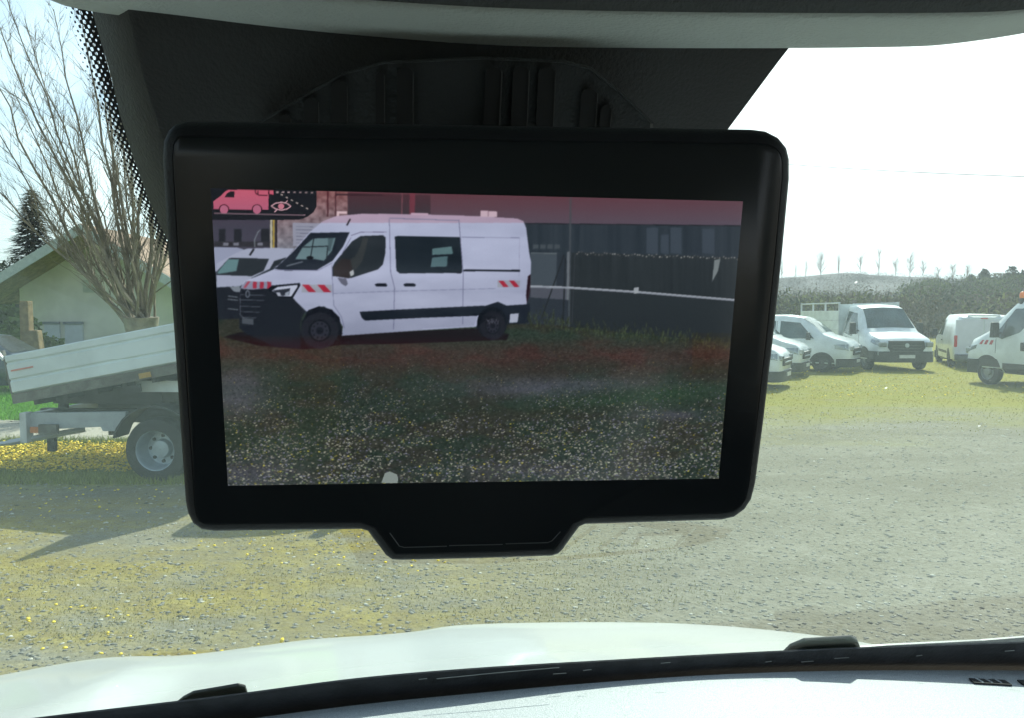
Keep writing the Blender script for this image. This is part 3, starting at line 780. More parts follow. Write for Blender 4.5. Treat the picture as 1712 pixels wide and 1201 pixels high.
# --- tipper truck on the left
def tipper_truck():
    gw = ground(264, 808)
    rz = R(-4); c, s = math.cos(rz), math.sin(rz)
    # local frame: x forward (to the right), y left = away from us; near side is y = -1
    fx, fy = -4.35, -.97
    root = empty('tipper_truck', (gw.x - (c * fx - s * fy), gw.y - (s * fx + c * fy), 0), rz, label='tipper truck with raised white dropside body, left of the monitor', cat='truck')
    cab_truck(root, white, False)
    for sg in (1, -1):
        b = MB(); b.box((-4.1, sg * .42, .70), (4.0, .09, .16)); b.build('chassis_rail', chassis, root)
        make_wheel(root, fx, sg * .89, .375, .26, sg, dual=True)
        # mudguard
        n = 12; rr = .50; b = MB()
        ro = [(fx + rr * math.cos(a), rr * math.sin(a) + .40) for a in np.linspace(.15, math.pi - .25, n)]
        ri = [(fx + (rr - .02) * math.cos(a), (rr - .02) * math.sin(a) + .40) for a in np.linspace(math.pi - .25, .15, n)]
        b.prism([(x, sg * .74, z) for x, z in ro + ri], (0, sg * .30, 0)); b.build('mudguard', dark, root, smooth=40)
    b = MB(); b.cyl((fx, -.85, .375), (fx, .85, .375), .07, 10); b.cyl((fx, -.14, .375), (fx, .14, .375), .17, 12); b.build('axle', chassis, root)
    # light-painted rear side beam, end plate, lamps, underrun bar
    def X(u, z, y=-.95):   # local x of a pixel column on the near flank
        for k in range(60):
            pass
        d = ray(u, 700); # solve along the flank line
        # world point = root + R(x, y)
        ox, oy = root.location.x, root.location.y
        # (ox + c x - s y) / (oy + s x + c y) = d.x / d.y
        q = d.x / d.y
        return (q * (oy + c * y) - (ox - s * y)) / (c - q * s)
    def Z(v, x, y=-.95):
        Yw = root.location.y + s * x + c * y
        return atY(856, v, Yw).z
    x0, x1 = X(40, 0), X(207, 0)
    zt0, zb0 = Z(692, x0), Z(728, x0)
    zt1, zb1 = Z(690, x1), Z(716, x1)
    b = MB(); b.prism([(x0 + .05, -.92, zt0), (x0 + .05, -.92, zb0 + .05), (X(165, 0), -.92, zb1), (X(168, 0), -.92, zb1 - .05), (X(188, 0), -.92, zb1 - .05), (X(192, 0), -.92, zb1), (X(203, 0), -.92, zb1), (x1 + .01, -.92, zt1)], (0, .06, 0))
    b.build('rear_side_beam', mat('beam_paint', (.34, .37, .40), .45, .1), root, bevel=.006)
    b = MB(); b.box((x0 + .02, -.94, (zt0 + zb0) / 2 - .04), (.08, .12, zt0 - zb0 + .10)); b.build('end_plate', alu, root, bevel=.006)
    b = MB(); b.box((x0 + .02, 0, zt0 - .08), (.08, 1.8, .14)); b.build('rear_cross_member', alu, root)
    b = MB(); b.box((x0 + .14, -.965, zb0 + .06), (.10, .03, .07)); b.build('tail_light', mat('dull_orange', (.50, .17, .06), .4), root)
    b = MB(); b.box((x0 + .30, -.955, zb0 + .07), (.22, .05, .11)); b.build('lamp_bracket', undergrey, root)
    for yy in (-.62, .62):
        b = MB(); b.box((x0 + .10, yy, zb0 - .10), (.09, .06, .30)); b.build('underrun_bracket', chassis, root)
    b = MB(); b.tube([(x0 + .52, -.62, zb0 + .02), (x0 - .15, -1.02, zb0 - .085)], .035, 4); b.tube([(x0 - .15, -1.02, zb0 - .085), (x0 - .9, -1.30, zb0 - .17)], .026, 4); b.build('folded_underrun_bar', alu, root)
    # tank and dark plates under the body
    b = MB(); b.box((x1 - .35, -.45, zt1 + .16), (1.35, .5, .20)); b.build('subframe', chassis, root, bevel=.01)
    b = MB(); b.box((X(262, 0), -.80, Z(649, X(262, 0)) - .0), (.75, .05, .13)); b.build('side_panel', grey_wh, root)
    b = MB(); b.cyl((X(50, 0), -.35, zt0 - .05), (X(52, 0), -.35, 1.13), .06, 8); b.build('hinge_post', chassis, root)
    b = MB(); b.cyl((fx + 1.9, 0, .7), (fx + 1.65, 0, 1.5), .07, 12); b.build('tipping_ram', silver, root)
    # raised body
    tl = math.atan2(Z(535, X(295, 0, -1.02), -1.02) - Z(588, X(22, 0, -1.02), -1.02), X(295, 0, -1.02) - X(22, 0, -1.02))
    xb = X(22, 0, -1.02); zb = Z(660, xb, -1.02)
    M = Matrix.Translation((xb, 0, zb)) @ Matrix.Rotation(-tl, 4, 'Y')
    Lb, hb = 3.3, .455
    b = MB(); b.box((Lb / 2, 0, -.06), (Lb, 2.08, .11), M); b.build('bed_frame', undergrey, root)
    b = MB()
    for k in range(9): b.box((.25 + k * .36, 0, -.14), (.06, 2.0, .06), M)
    b.build('bed_cross_bearers', chassis, root)
    b = MB(); b.box((1.4, -.99, -.20), (.22, .03, .09), M); b.box((2.2, .0, -.20), (1.6, .8, .06), M); b.build('bed_subframe', chassis, root)
    b = MB(); b.box((1.62, -1.045, -.07), (.14, .012, .06), M); b.build('side_marker', mat('amber_marker', (.42, .25, .06), .4), root)
    b = MB(); b.box((Lb / 2, 0, 0.01), (Lb, 2.0, .03), M); b.build('bed_floor', undergrey, root)
    def board(sg):
        prof = [(0, 0.0), (.030, .02), (.030, .135), (.012, .150), (.012, .162), (.030, .177), (.030, .335), (.012, .350), (.012, .362), (.030, .377), (.030, hb - .01), (.02, hb), (0, hb)]
        b = MB(); b.loft([[(x, sg * (1.01 + d), z) for d, z in prof] for x in (.02, Lb)], M=M); return b
    board(-1).build('side_board', mat('tipper_board_paint', (.62, .69, .70), .42, coat=.2, var=.08, vs=2.5), root)
    board(1).build('side_board', MATS['tipper_board_paint'], root)
    b = MB(); b.box((.0, 0, hb / 2), (.04, 2.04, hb), M); b.box((-.03, -.98, hb + .02), (.03, .05, .10), M); b.build('tailboard', dark if False else undergrey, root, bevel=.005)
    b = MB(); b.tube([M @ Vector((-.01, -1.02, hb - .05)), M @ Vector((-.07, -1.04, hb + .09))], .025, 5); b.build('tailboard_latch', white, root)
    b = MB(); b.box((Lb, 0, .55), (.05, 2.06, 1.1), M); b.build('headboard', grey_wh, root)
    b = MB(); b.box((.20, -1.046, .262), (.27, .006, .018), M); b.build('red_marker_strip', mat('faded_red', (.60, .24, .20), .6), root)
tipper_truck()

# ------------------------------------------------------------------ HOUSES
def house():
    Y = 26.0
    def P(u, v): q = atY(u, v, Y); return q.x, q.z
    xl, _ = P(33, 500); ax, az = P(178, 382)
    hw = ax - xl; root = empty('gable_house', (ax, Y, 0), R(0), label='pale rendered house with a wide gable roof behind the raised tipper body', cat='house')
    sl = (az - P(0, 492)[1]) / (ax - P(0, 492)[0]); ez = az - sl * hw - .12; D = 8.0
    b = MB(); b.prism([(-hw, 0, 0), (hw, 0, 0), (hw, 0, ez), (0, 0, az - .22), (-hw, 0, ez)], (0, D, 0)); b.build('wall', wall_m, root)
    ov = 1.0; fo = 1.6
    for sg in (-1, 1):
        e = (hw + ov); z1 = az - sl * e
        b = MB(); b.loft([[(0, y, az), (sg * e, y, z1), (sg * e, y, z1 - .10), (0, y, az - .10)] for y in (-fo, D)]); b.build('roof', tile_m, root)
        b = MB(); b.loft([[(0, y, az - .02), (sg * (e + .02), y, z1 - .02), (sg * (e + .02), y, z1 - .34), (0, y, az - .36)] for y in (-fo - .04, -fo)]); b.build('fascia', fascia_m, root)
        b = MB(); b.loft([[(0, y, az - .12), (sg * e, y, z1 - .12), (sg * e, y, z1 - .20), (0, y, az - .20)] for y in (-fo + .01, 0.0)]); b.build('soffit', soffit_m, root)
    for (u0, u1) in ((76, 101), (110, 140)):
        a, zt = P(u0, 541); c_, _ = P(u1, 541)
        b = MB(); b.box(((a + c_) / 2 - ax, -.04, (zt + .3) / 2), (c_ - a, .07, zt - .3)); f = b.build('shutter', shutter_m, root)
        b = MB(); b.box(((a + c_) / 2 - ax, -.09, zt + .03), (c_ - a + .06, .08, .09)); b.build('shutter_box', shut_dk, f)
    a, z0 = P(150, 478); b = MB(); b.box((a - ax, -.02, z0), (.42, .05, .42)); b.build('wall_vent', mat('vent_grey', (.45, .47, .42), .8), root)
    # brown tiled wing to the right
    r2 = empty('tiled_outbuilding', (atY(285, 430, 31).x, 31, 0), label='brown tiled roof of an outbuilding showing behind the bare tree', cat='house')
    zt = atY(285, 392, 31).z
    b = MB(); b.box((0, 3, 1.2), (5.2, 5, 2.4)); b.build('wall', wall_m, r2)
    b = MB(); b.loft([[(x, -.4, 2.5), (x, 3, zt), (x, 6, 2.5), (x, 6, 2.38), (x, 3, zt - .14), (x, -.4, 2.38)] for x in (-3, 3.2)]); b.build('roof', mat('pinkish_tile', (.25, .18, .145), .9, var=.3, vs=5, bump=.6, bs=10), r2)
house()

# ------------------------------------------------------------------ TREES LEFT
def pollard():
    random.seed(42)
    Y = 15.5; base = atY(236, 540, Y)
    root = empty('pollarded_tree', (base.x, Y, 0), label='large bare pollarded tree with many upright stems behind the tipper body', cat='tree')
    k = MB(); k.tube([(0, 0, -.1), (0.02, 0, .6), (0, .02, base.z - .3), (0, 0, base.z + .12)], [.38, .30, .27, .34], 12); k.build('trunk', bark_m, root, smooth=60)
    b = MB()
    targets = [(-60, 60), (-30, 130), (5, 150), (20, 20), (50, -20), (70, 70), (95, 20), (115, -40), (140, 60), (150, -10), (165, -60), (185, 40), (205, -30), (215, -60), (240, -10), (262, -40), (280, 60), (300, 0), (330, 30), (60, 250), (0, 250), (100, 200), (135, 180), (270, 250), (315, 200), (20, 330), (75, 350)]
    for (u, v) in targets:
        t = atY(u, v, Y) - root.location; t.y = random.uniform(-1.6, 1.6)
        s0 = Vector((random.uniform(-.2, .2), random.uniform(-.2, .2), base.z + random.uniform(-.15, .1)))
        span = (t - s0).length; r0 = random.uniform(.024, .050) * (1 if span > 2.5 else .6)
        n = 9; pts = []; rads = []
        for i in range(n + 1):
            q = i / n; horiz = q ** 0.8
            p = Vector((s0.x + (t.x - s0.x) * horiz, s0.y + (t.y - s0.y) * horiz, s0.z + (t.z - s0.z) * q))
            p += Vector((random.gauss(0, .035), random.gauss(0, .035), 0)) * (1 if 0 < i else 0)
            pts.append(p); rads.append(max(r0 * (1 - .88 * q), .008))
        b.tube(pts, rads, 6)
        for i in range(2, n + 1):
            for j in range(3 if i < 4 else 5):
                d = (pts[i] - pts[i - 1]).normalized() + Vector((random.gauss(0, .45), random.gauss(0, .45), .15))
                grow(b, pts[i - 1].lerp(pts[i], random.random()), d.normalized(), random.uniform(.35, 1.25) * (1.15 - .5 * i / n), max(rads[i] * .45, .005), 1, .5, .14, 3)
    b.build('branches', bark_m, root)
pollard()

def conifer():
    random.seed(5)
    Y = 36; t = atY(52, 315, Y); ht = t.z
    root = empty('spruce_tree', (t.x, Y, 0), label='dark pointed spruce rising behind the house roof at the left', cat='tree')
    k = MB(); k.tube([(0, 0, -.1), (0, 0, ht)], [.22, .03], 7); k.build('trunk', bark_m, root)
    cs, rs, cl = [], [], []
    V = []; C = []
    n = 9000
    z = ht * (1 - RNG.random(n) ** .62 * .95); tier = (z * 2.2) % 1.0
    rad = (ht - z) * .30 * (0.62 + .5 * (1 - tier)) * RNG.random(n) ** .4 + .05
    lob = 1 + .25 * np.sin(RNG.integers(0, 9, n) * 1.7)
    a = RNG.random(n) * 2 * math.pi
    p = np.stack([np.cos(a) * rad * lob, np.sin(a) * rad * lob, z - rad * .25], 1)
    out = np.stack([np.cos(a), np.sin(a), -.35 + .3 * RNG.random(n)], 1); sd_ = np.stack([-np.sin(a), np.cos(a), 0 * a], 1)
    ln = (.22 + .22 * RNG.random(n))[:, None]; wd = .07
    q = np.stack([p - sd_ * wd, p + sd_ * wd, p + out * ln + sd_ * wd * .3, p + out * ln - sd_ * wd * .3], 1).reshape(-1, 3)
    cc = np.repeat((.6 + .8 * RNG.random(n))[:, None] * np.array((.045, .062, .04)), 4, axis=0)
    fast_mesh('crown', q, np.arange(len(q)).reshape(-1, 4), leaf_attr, 4, colors=cc, parent=root)
conifer()
def shrubs():
    random.seed(9)
    data = [(15, 430, 40, 2.3, (.05, .06, .035), 'dark evergreen bush behind the house, left of the spruce'), (95, 415, 42, 2.0, (.05, .055, .035), 'dark evergreen bush between the spruce and the roof slope'), (-25, 440, 40, 2.2, (.12, .11, .08), 'brownish bare bush at the left edge of the view'),
            (8, 508, 23, 1.0, (.10, .14, .04), 'green hedge bush beside the house wall above the dark car'), (-45, 500, 23, 1.2, (.09, .12, .04), 'green hedge bush left of the dark car')]
    for u, v, Y, r, cl, lb in data:
        t = atY(u, v, Y)
        root = empty('bush', (t.x, Y, 0), label=lb, cat='bush', group='bushes around the house')
        cs = []; rs = []; h = t.z
        for i in range(7):
            cs.append((random.uniform(-r, r) * .8, random.uniform(-r, r) * .6, h * random.uniform(.25, .78))); rs.append((r * .6, r * .55, h * .28))
        cs.append((0, 0, h * .8)); rs.append((r * .4, r * .4, h * .2))
        o = leaf_cloud(cs, rs, [cl] * 8, 420, .10, 'foliage'); o.parent = root
        k = MB(); k.tube([(0, 0, -.05), (0, 0, h * .6)], [.1, .04], 6); k.build('stem', bark_m, root)
shrubs()
def brown_post():
    p = atY(46, 575, 21)
    root = empty('gate_post', (p.x, 21, 0), label='brown wooden gate post in front of the house corner', cat='post')
    b = MB(); b.box((0, 0, 1.15), (.26, .26, 2.3), taper=(.9, .9)); b.build('post', wood_m, root, bevel=.02)
    b = MB(); b.box((.12, 0, .75), (.75, .3, 1.5), taper=(.6, .8)); b.build('brace', wood_m, root, bevel=.03)
brown_post()

# ------------------------------------------------------------------ GROUND COVER
def in_view(n, y0, y1, u0=-60, u1=1780, pw=1.0):
    Y = y0 * (y1 / y0) ** (RNG.random(n) ** pw); u = u0 + (u1 - u0) * RNG.random(n)
    return (u - 856) / F * Y, Y
def stones():
    n = 26000
    X, Y = in_view(n, 2.6, 15, pw=1.0)
    base = np.array([(1, 0, 0), (0, 1, 0), (-1, 0, 0), (0, -1, 0), (.1, .1, .8), (0, 0, -.5)])
    tri = np.array([(0, 1, 4), (1, 2, 4), (2, 3, 4), (3, 0, 4), (1, 0, 5), (2, 1, 5), (3, 2, 5), (0, 3, 5)])
    s = (.004 + .017 * RNG.random(n) ** 2.7) * (1 + Y * .05)
    a = RNG.random(n) * 6.28
    V = base[None] * (0.6 + .8 * RNG.random((n, 6, 1))) * s[:, None, None]
    V[:, :, 2] = V[:, :, 2] * .42 - .10 * s[:, None]
    ca, sa = np.cos(a)[:, None], np.sin(a)[:, None]
    x = V[:, :, 0] * ca - V[:, :, 1] * sa; y = V[:, :, 0] * sa + V[:, :, 1] * ca
    V = np.stack([x + X[:, None], y + Y[:, None], V[:, :, 2] + .002], 2)
    Fq = (tri[None] + 6 * np.arange(n)[:, None, None]).reshape(-1, 3)
    g = .20 + .13 * RNG.random(n); bright = RNG.random(n) < .10; g[bright] = .5
    dk = RNG.random(n) < .06; g[dk] = .10
    C = np.repeat(np.stack([g, g * .97, g * .84], 1), 6, axis=0)
    o = fast_mesh('gravel_stones', V.reshape(-1, 3), Fq, attr_material('stone_colours', 'col'), 3, colors=C)
    tag(o, 'loose grey gravel stones scattered over the yard', 'gravel', kind='stuff')
stones()
def blades(name, X, Y, hgt, wdt, c, label, cvar=.4):
    n = len(X); a = RNG.random(n) * 6.28; h = hgt * (.4 + .9 * RNG.random(n)); le = RNG.normal(size=(n, 2)) * .4 * h[:, None]
    dx, dy = np.cos(a) * wdt, np.sin(a) * wdt
    z = np.zeros(n)
    q = np.stack([np.stack([X - dx, Y - dy, z - .005], 1), np.stack([X + dx, Y + dy, z - .005], 1), np.stack([X + le[:, 0], Y + le[:, 1], h], 1)], 1)
    cc = (1 - cvar + 2 * cvar * RNG.random(n))[:, None] * np.array(c)
    o = fast_mesh(name, q.reshape(-1, 3), np.arange(3 * n).reshape(-1, 3), leaf_attr, 3, colors=np.repeat(cc, 3, axis=0))
    return tag(o, label, 'grass', kind='stuff')
n = 26000; X, Y = in_view(n, 8.6, 11.6, -80, 330)
blades('rough_grass', X, Y, .10, .006, (.24, .27, .06), 'rough yellow green grass under the tipper truck')
n = 22000; X, Y = in_view(n, 13.8, 22, -80, 260)
blades('lawn_grass', X, Y, .07, .012, (.18, .38, .05), 'bright green lawn grass beyond the tipper truck')
n = 26000; X, Y = in_view(n, 4.4, 8.0, -60, 1500)
k = np.array([noise.noise(Vector((x * .5, y * 1.3, 3.3))) for x, y in zip(X, Y)]) - np.maximum(X, 0) * .3; k = k - .25 * RNG.random(len(k)); X, Y = X[k > -.12], Y[k > -.12]
blades('mossy_grass', X, Y, .014, .004, (.34, .29, .08), 'short ochre moss and grass on the gravel near the bonnet')
n = 18000; X, Y = in_view(n, 12.0, 40, 1240, 1780); k = RNG.random(n) < np.clip((Y - 12) / 7, 0, 1); X, Y = X[k], Y[k]
blades('yard_turf', X, Y, .022, .009, (.25, .24, .045), 'yellow green turf in front of the parked vans', .2)
def flowers():
    Xa, Ya = in_view(4200, 9.0, 10.8, -80, 330)
    Xb, Yb = in_view(420, 4.2, 8.4, -60, 760)
    kk = np.array([noise.noise(Vector((x * .6, y * 1.1, 8.3))) for x, y in zip(Xb, Yb)]); Xb, Yb = Xb[kk > -.05], Yb[kk > -.05]
    Xc, Yc = in_view(500, 17, 32, 1270, 1780)
    X = np.concatenate([Xa, Xb, Xc]); Y = np.concatenate([Ya, Yb, Yc])
    hgt = np.concatenate([.05 + .09 * RNG.random(len(Xa)), .012 + .03 * RNG.random(len(Xb)), .05 + .05 * RNG.random(len(Xc))])
    rr = np.concatenate([.011 + .012 * RNG.random(len(Xa)), .008 + .008 * RNG.random(len(Xb)), .015 + .01 * RNG.random(len(Xc))])
    n = len(X); m = 7; a = np.arange(m) * 2 * math.pi / m
    V = []; T = []
    for i in range(n):
        o = len(V); tx, ty = RNG.normal(0, .3, 2)
        for k_ in a: V.append((X[i] + rr[i] * math.cos(k_), Y[i] + rr[i] * math.sin(k_), hgt[i] + rr[i] * (.25 + tx * math.cos(k_) + ty * math.sin(k_))))
        V.append((X[i], Y[i], hgt[i] + rr[i] * .55)); V.append((X[i], Y[i], hgt[i] - rr[i] * .35))
        for q in range(m):
            T.append((o + q, o + (q + 1) % m, o + m)); T.append((o + (q + 1) % m, o + q, o + m + 1))
    o = fast_mesh('dandelion_flowers', np.array(V), np.array(T), flower_m, 3)
    tag(o, 'bright yellow dandelion flowers dotted through the grass and gravel', 'flowers', kind='stuff')
flowers()

def haze():
    m = bpy.data.materials.new('spring_haze'); N = NT(m)
    v = N.n('VolumePrincipled'); v.inputs['Color'].default_value = (.86, .92, 1, 1); v.inputs['Density'].default_value = HAZE; v.inputs['Anisotropy'].default_value = .3
    N.t.links.new(v.outputs[0], N.out.inputs['Volume'])
    b = MB(); b.box((0, 1900, 60), (6200, 4400, 130)); o = b.build('haze', m)
    tag(o, kind='stuff')
HAZE = 0.0006
haze()
# ------------------------------------------------------------------ OWN VAN CAB
own = empty('van_cab', (0, 0, 0), label='cab of the white van around the camera: bonnet, windscreen, dashboard and overhead console', cat='van')
WN = Vector((-.135, 1, .836)).normalized()                       # windscreen normal, pointing out
WP = Vector((0, .865 + .836 * 0, H - .40))
def wpt(X, zr):  return Vector((X, .865 + .135 * X - .836 * (zr + .40), H + zr))
def on_ws(u, v, off=0.0): return onplane(u, v, WP - WN * off, WN)
# glass pane 5 mm thick
b = MB()
c4 = [wpt(-.95, -.47), wpt(1.15, -.47), wpt(1.15, .37), wpt(-.95, .37)]
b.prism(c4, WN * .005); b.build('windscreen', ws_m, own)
# lower black frit with the wiper parking area
top_e = [(-500, 1265), (-200, 1232), (0, 1211), (80, 1201), (250, 1181), (400, 1163), (600, 1137), (800, 1120), (1000, 1108), (1250, 1094), (1450, 1085), (1712, 1076), (2200, 1062)]
bot_e = [(-500, 1300), (200, 1228), (385, 1201), (600, 1173), (780, 1155), (1000, 1136), (1200, 1123), (1400, 1117), (1712, 1117), (2200, 1122)]
us = list(range(-300, 2060, 40))
lo = [on_ws(u, smooth_interp(u, bot_e) + 16, .012) for u in us]; hi = [on_ws(u, smooth_interp(u, top_e), .003) for u in us]
mid = [on_ws(u, smooth_interp(u, bot_e) * .75 + smooth_interp(u, top_e) * .25, .010) for u in us]
b = MB()
b.loft([[h_, m_, l_, l_ + Vector((0, -.001, -.01)), l_ + WN * .006, h_ + WN * .002] for h_, m_, l_ in zip(hi, mid, lo)])
b.build('lower_frit', frit_m, own, smooth=40)
# wiper pieces seen through the lower edge of the glass
for pts, nm, mm in (([(285, 1186), (305, 1170), (322, 1161), (398, 1148), (410, 1151), (418, 1176)], 'wiper_spindle_cap', blackp), ([(1306, 1098), (1322, 1082), (1346, 1072), (1424, 1067), (1434, 1072), (1442, 1092)], 'wiper_spindle_cap', mat('veiled_cap_grey', (.12, .125, .125), .6))):  # right cap lighter: the reflected veil over it is put into its colour
    b = MB(); P = [on_ws(u, v, -.0065) for u, v in pts] + [on_ws(pts[-1][0], pts[-1][1] + 22, -.0065), on_ws(pts[0][0], pts[0][1] + 22, -.0065)]
    b.prism(P, WN * .004); b.build(nm, mm, own, bevel=.0012)
b = MB(); pts = [on_ws(u, smooth_interp(u, top_e) + 7, -.018) for u in range(500, 1520, 60)]
b.tube(pts, .0035, 6); b.build('wiper_blade', blackp, own)
b = MB(); pts = [on_ws(u, v, -.026) for u, v in ((1130, 1108), (1300, 1098), (1480, 1084), (1640, 1076), (1790, 1064))]
b.tube(pts, .005, 6); b.build('wiper_arm', mat('worn_wiper_metal', (.16, .165, .17), .35, .6), own)
b = MB(); pts = [on_ws(u, v, .014) for u, v in ((730, 1136), (830, 1126), (935, 1117))]
b.tube(pts, .0005, 4); b.build('frit_scratch', grime_m, own)
# small pale scuffs on the black strip
b = MB()
for u, v, l_ in ((700, 1137, 14), (925, 1128, 22), (975, 1122, 14), (1105, 1110, 16), (1340, 1108, 20), (1395, 1102, 24), (1280, 1108, 10), (1532, 1098, 10), (1680, 1090, 16)):
    q = on_ws(u, v, .0155); q2 = on_ws(u + l_, v - 1.5, .0155); b.tube([q, q2], .0004, 4)
b.build('strip_scuffs', grime_m, own)

# bonnet
sil = [(-500, 1230), (-300, 1185), (0, 1130), (120, 1108), (200, 1099), (300, 1097), (420, 1083), (520, 1070), (640, 1062), (700, 1056), (760, 1047), (900, 1042), (1080, 1042), (1200, 1047), (1320, 1058), (1420, 1071), (1490, 1085), (1560, 1105), (1700, 1150)]
ridge = [(-600, 0), (150, 0), (230, -3), (300, -6), (380, 4), (480, 6), (600, 4), (680, 6), (745, 0), (820, -5), (950, 0), (1700, 0)]
def bonnet():
    us = list(np.arange(-480, 1700, 20)); rows = []
    T = [0, .06, .12, .18, .25, .32, .4, .48, .56, .64, .72, .8, .87, .93, .97, 1.0]
    for t in T:
        row = []
        for u in us:
            vs_ = smooth_interp(u, sil); vn = smooth_interp(u, top_e) + 55
            up = 640 + (u - 640) * (.46 + .54 * t)
            v = vs_ + (vn - vs_) * (1 - t) ** 1.55 + (interp(up, ridge) * 2.6) * 4 * t * (1 - t) * (1.2 - t)
            X_ = (u - 856) / F
            Yn, Ys = 1.02, 1.74 - .42 * X_ * X_
            row.append(atY(u, v, Yn + (Ys - Yn) * t + .10 * X_))
        rows.append(row)
    for k in (.02, .06, .12, .2, .3, .36):
        rows.append([p + Vector((p.x * k * .15, k, -(.45 * k + 2.2 * k * k) if k < .3 else -(.5 * k + 3.6 * k * k))) for p in rows[len(T) - 1]])
    nb = len(rows)
    b = MB(); b.loft(rows, closed=False, caps=False)
    o = b.build('bonnet', white2, own, smooth=80)
    s_ = o.modifiers.new('thick', 'SOLIDIFY'); s_.thickness = .01; s_.offset = -1
    # front end below the bonnet, down towards the road
    last = rows[-1][::4]
    b = MB(); b.loft([[p + Vector((0, -.012, -.005)) for p in last], [Vector((p.x, p.y + .03, .55)) for p in last], [Vector((p.x, p.y - .02, .25)) for p in last]], closed=False, caps=False)
    o = b.build('front_bumper', dark, own, smooth=60); s_ = o.modifiers.new('thick', 'SOLIDIFY'); s_.thickness = .02
bonnet()
b = MB()
for u0 in range(-440, 1900, 60):
    a = [on_ws(u, smooth_interp(u, top_e) + 20, -.02) for u in (u0, u0 + 60)]
    c_ = [atY(u, smooth_interp(u, top_e) + 62, 1.06 + .10 * (u - 856) / F) for u in (u0, u0 + 60)]
    dn = Vector((0, 0, -.02))
    b.loft([[a[0], a[1], a[1] + dn, a[0] + dn], [c_[0], c_[1], c_[1] + dn, c_[0] + dn]])
b.build('cowl_panel', blackp, own)

# dashboard top
us2 = list(range(-300, 2060, 40)); rows = []
for dy, dz in ((.004, -.008), (-.01, .0005), (-.05, .0008), (-.12, .0008), (-.2, .0008), (-.30, -.002), (-.42, -.006), (-.54, -.02), (-.60, -.06), (-.62, -.3), (-.62, -.75)):
    row = []
    for u in us2:
        p = on_ws(u, smooth_interp(u, bot_e), .014); row.append(Vector((p.x * (1 + .0), p.y + dy, p.z + dz)))
    rows.append(row)
b = MB(); b.loft(rows, closed=False, caps=False)
o = b.build('dashboard', dash_m, own, smooth=60); s_ = o.modifiers.new('thick', 'SOLIDIFY'); s_.thickness = .008; s_.offset = -1

# air vents in the dashboard, just behind the glass (the glass mirrors them faintly)
def dash_z(X):
    P = [on_ws(u, smooth_interp(u, bot_e), .014) for u in range(-200, 2000, 50)]
    return interp(X, [(p.x, p.z) for p in P])
def mirrored(u, v, z=None):
    h_ = on_ws(u, v); d = (h_ - CAM).normalized(); r = d - WN * 2 * d.dot(WN); q = h_
    for k_ in range(4): q = h_ + r * ((dash_z(q.x) - h_.z) / r.z)
    return q
def dash_vent(pts, ribs, name):
    P = [mirrored(u, v) for u, v in pts]; b = MB(); up = Vector((0, 0, .0032))
    b.loft([[p + up * .5 for p in P], [p + up for p in P]]); o = b.build(name, slot_m, own)
    b = MB()
    for a, c_ in ribs: b.tube([mirrored(*a) + up, mirrored(*c_) + up], .0013, 4)
    b.build('vent_rib', dash_m, o)
    return o
o = dash_vent([(560, 885), (800, 884), (1000, 884), (1150, 888), (1228, 898), (1215, 910), (1160, 925), (1080, 936), (960, 948), (800, 955), (600, 955)], [((940, 938), (1000, 892)), ((1000, 936), (1060, 892)), ((1130, 929), (1165, 893)), ((560, 912), (1222, 905)), ((780, 950), (820, 890)), ((870, 948), (905, 890))], 'defroster_vent')
b = MB(); b.prism([mirrored(*q) + Vector((0, 0, .0045)) for q in ((1062, 930), (1126, 928), (1140, 906), (1075, 908))], (0, 0, .001)); b.build('pale_sticker', plate_m, own)
for a0, a1, v0 in ((1560, 1614, 1021), (1632, 1720, 1017)):
    dash_vent([(a0, v0), (a1, v0 - 6), (a1 + 2, v0 + 10), (a0 + 4, v0 + 15)], [((a0 + k, v0 + 16), (a0 + k, v0 - 1)) for k in range(14, int(a1 - a0) - 4, 14)], 'side_vent')
# overhead console above the monitor
edge = [(20, -90), (60, -25), (85, 0), (130, 14), (200, 25), (300, 35), (450, 50), (600, 62), (800, 74), (1000, 79), (1300, 80), (1500, 78), (1580, 74), (1712, 55), (1850, 25), (1950, -20), (2010, -90)]
def console():
    us = list(range(20, 2011, 22)); prof = [(.030, .060), (.018, .020), (.008, .004), (0, 0), (-.006, -.0005), (-.018, -.001), (-.038, -.0035), (-.052, -.0055), (-.058, -.005), (-.064, .002), (-.075, .010), (-.10, .018), (-.16, .030), (-.26, .045), (-.4, .055)]
    rows = []
    for dy, dz in prof:
        row = []
        for u in us:
            v = smooth_interp(u, edge); p = atY(u, v, .375 + .135 * .375 * (u - 856) / F)
            row.append(Vector((p.x, p.y + dy, p.z + dz)))
        rows.append(row)
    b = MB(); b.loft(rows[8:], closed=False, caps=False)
    o = b.build('console_rear_pad', mat('console_rear_dark', (.10, .11, .11), .85, bump=.3, bs=400), own, smooth=60); s_ = o.modifiers.new('thick', 'SOLIDIFY'); s_.thickness = .004; s_.offset = 1  # console surface behind the crease, in a darker material
    b = MB(); b.loft(rows[:9], closed=False, caps=False)
    o = b.build('overhead_console', cons_m, own, smooth=60); s_ = o.modifiers.new('thick', 'SOLIDIFY'); s_.thickness = .004; s_.offset = 1
console()
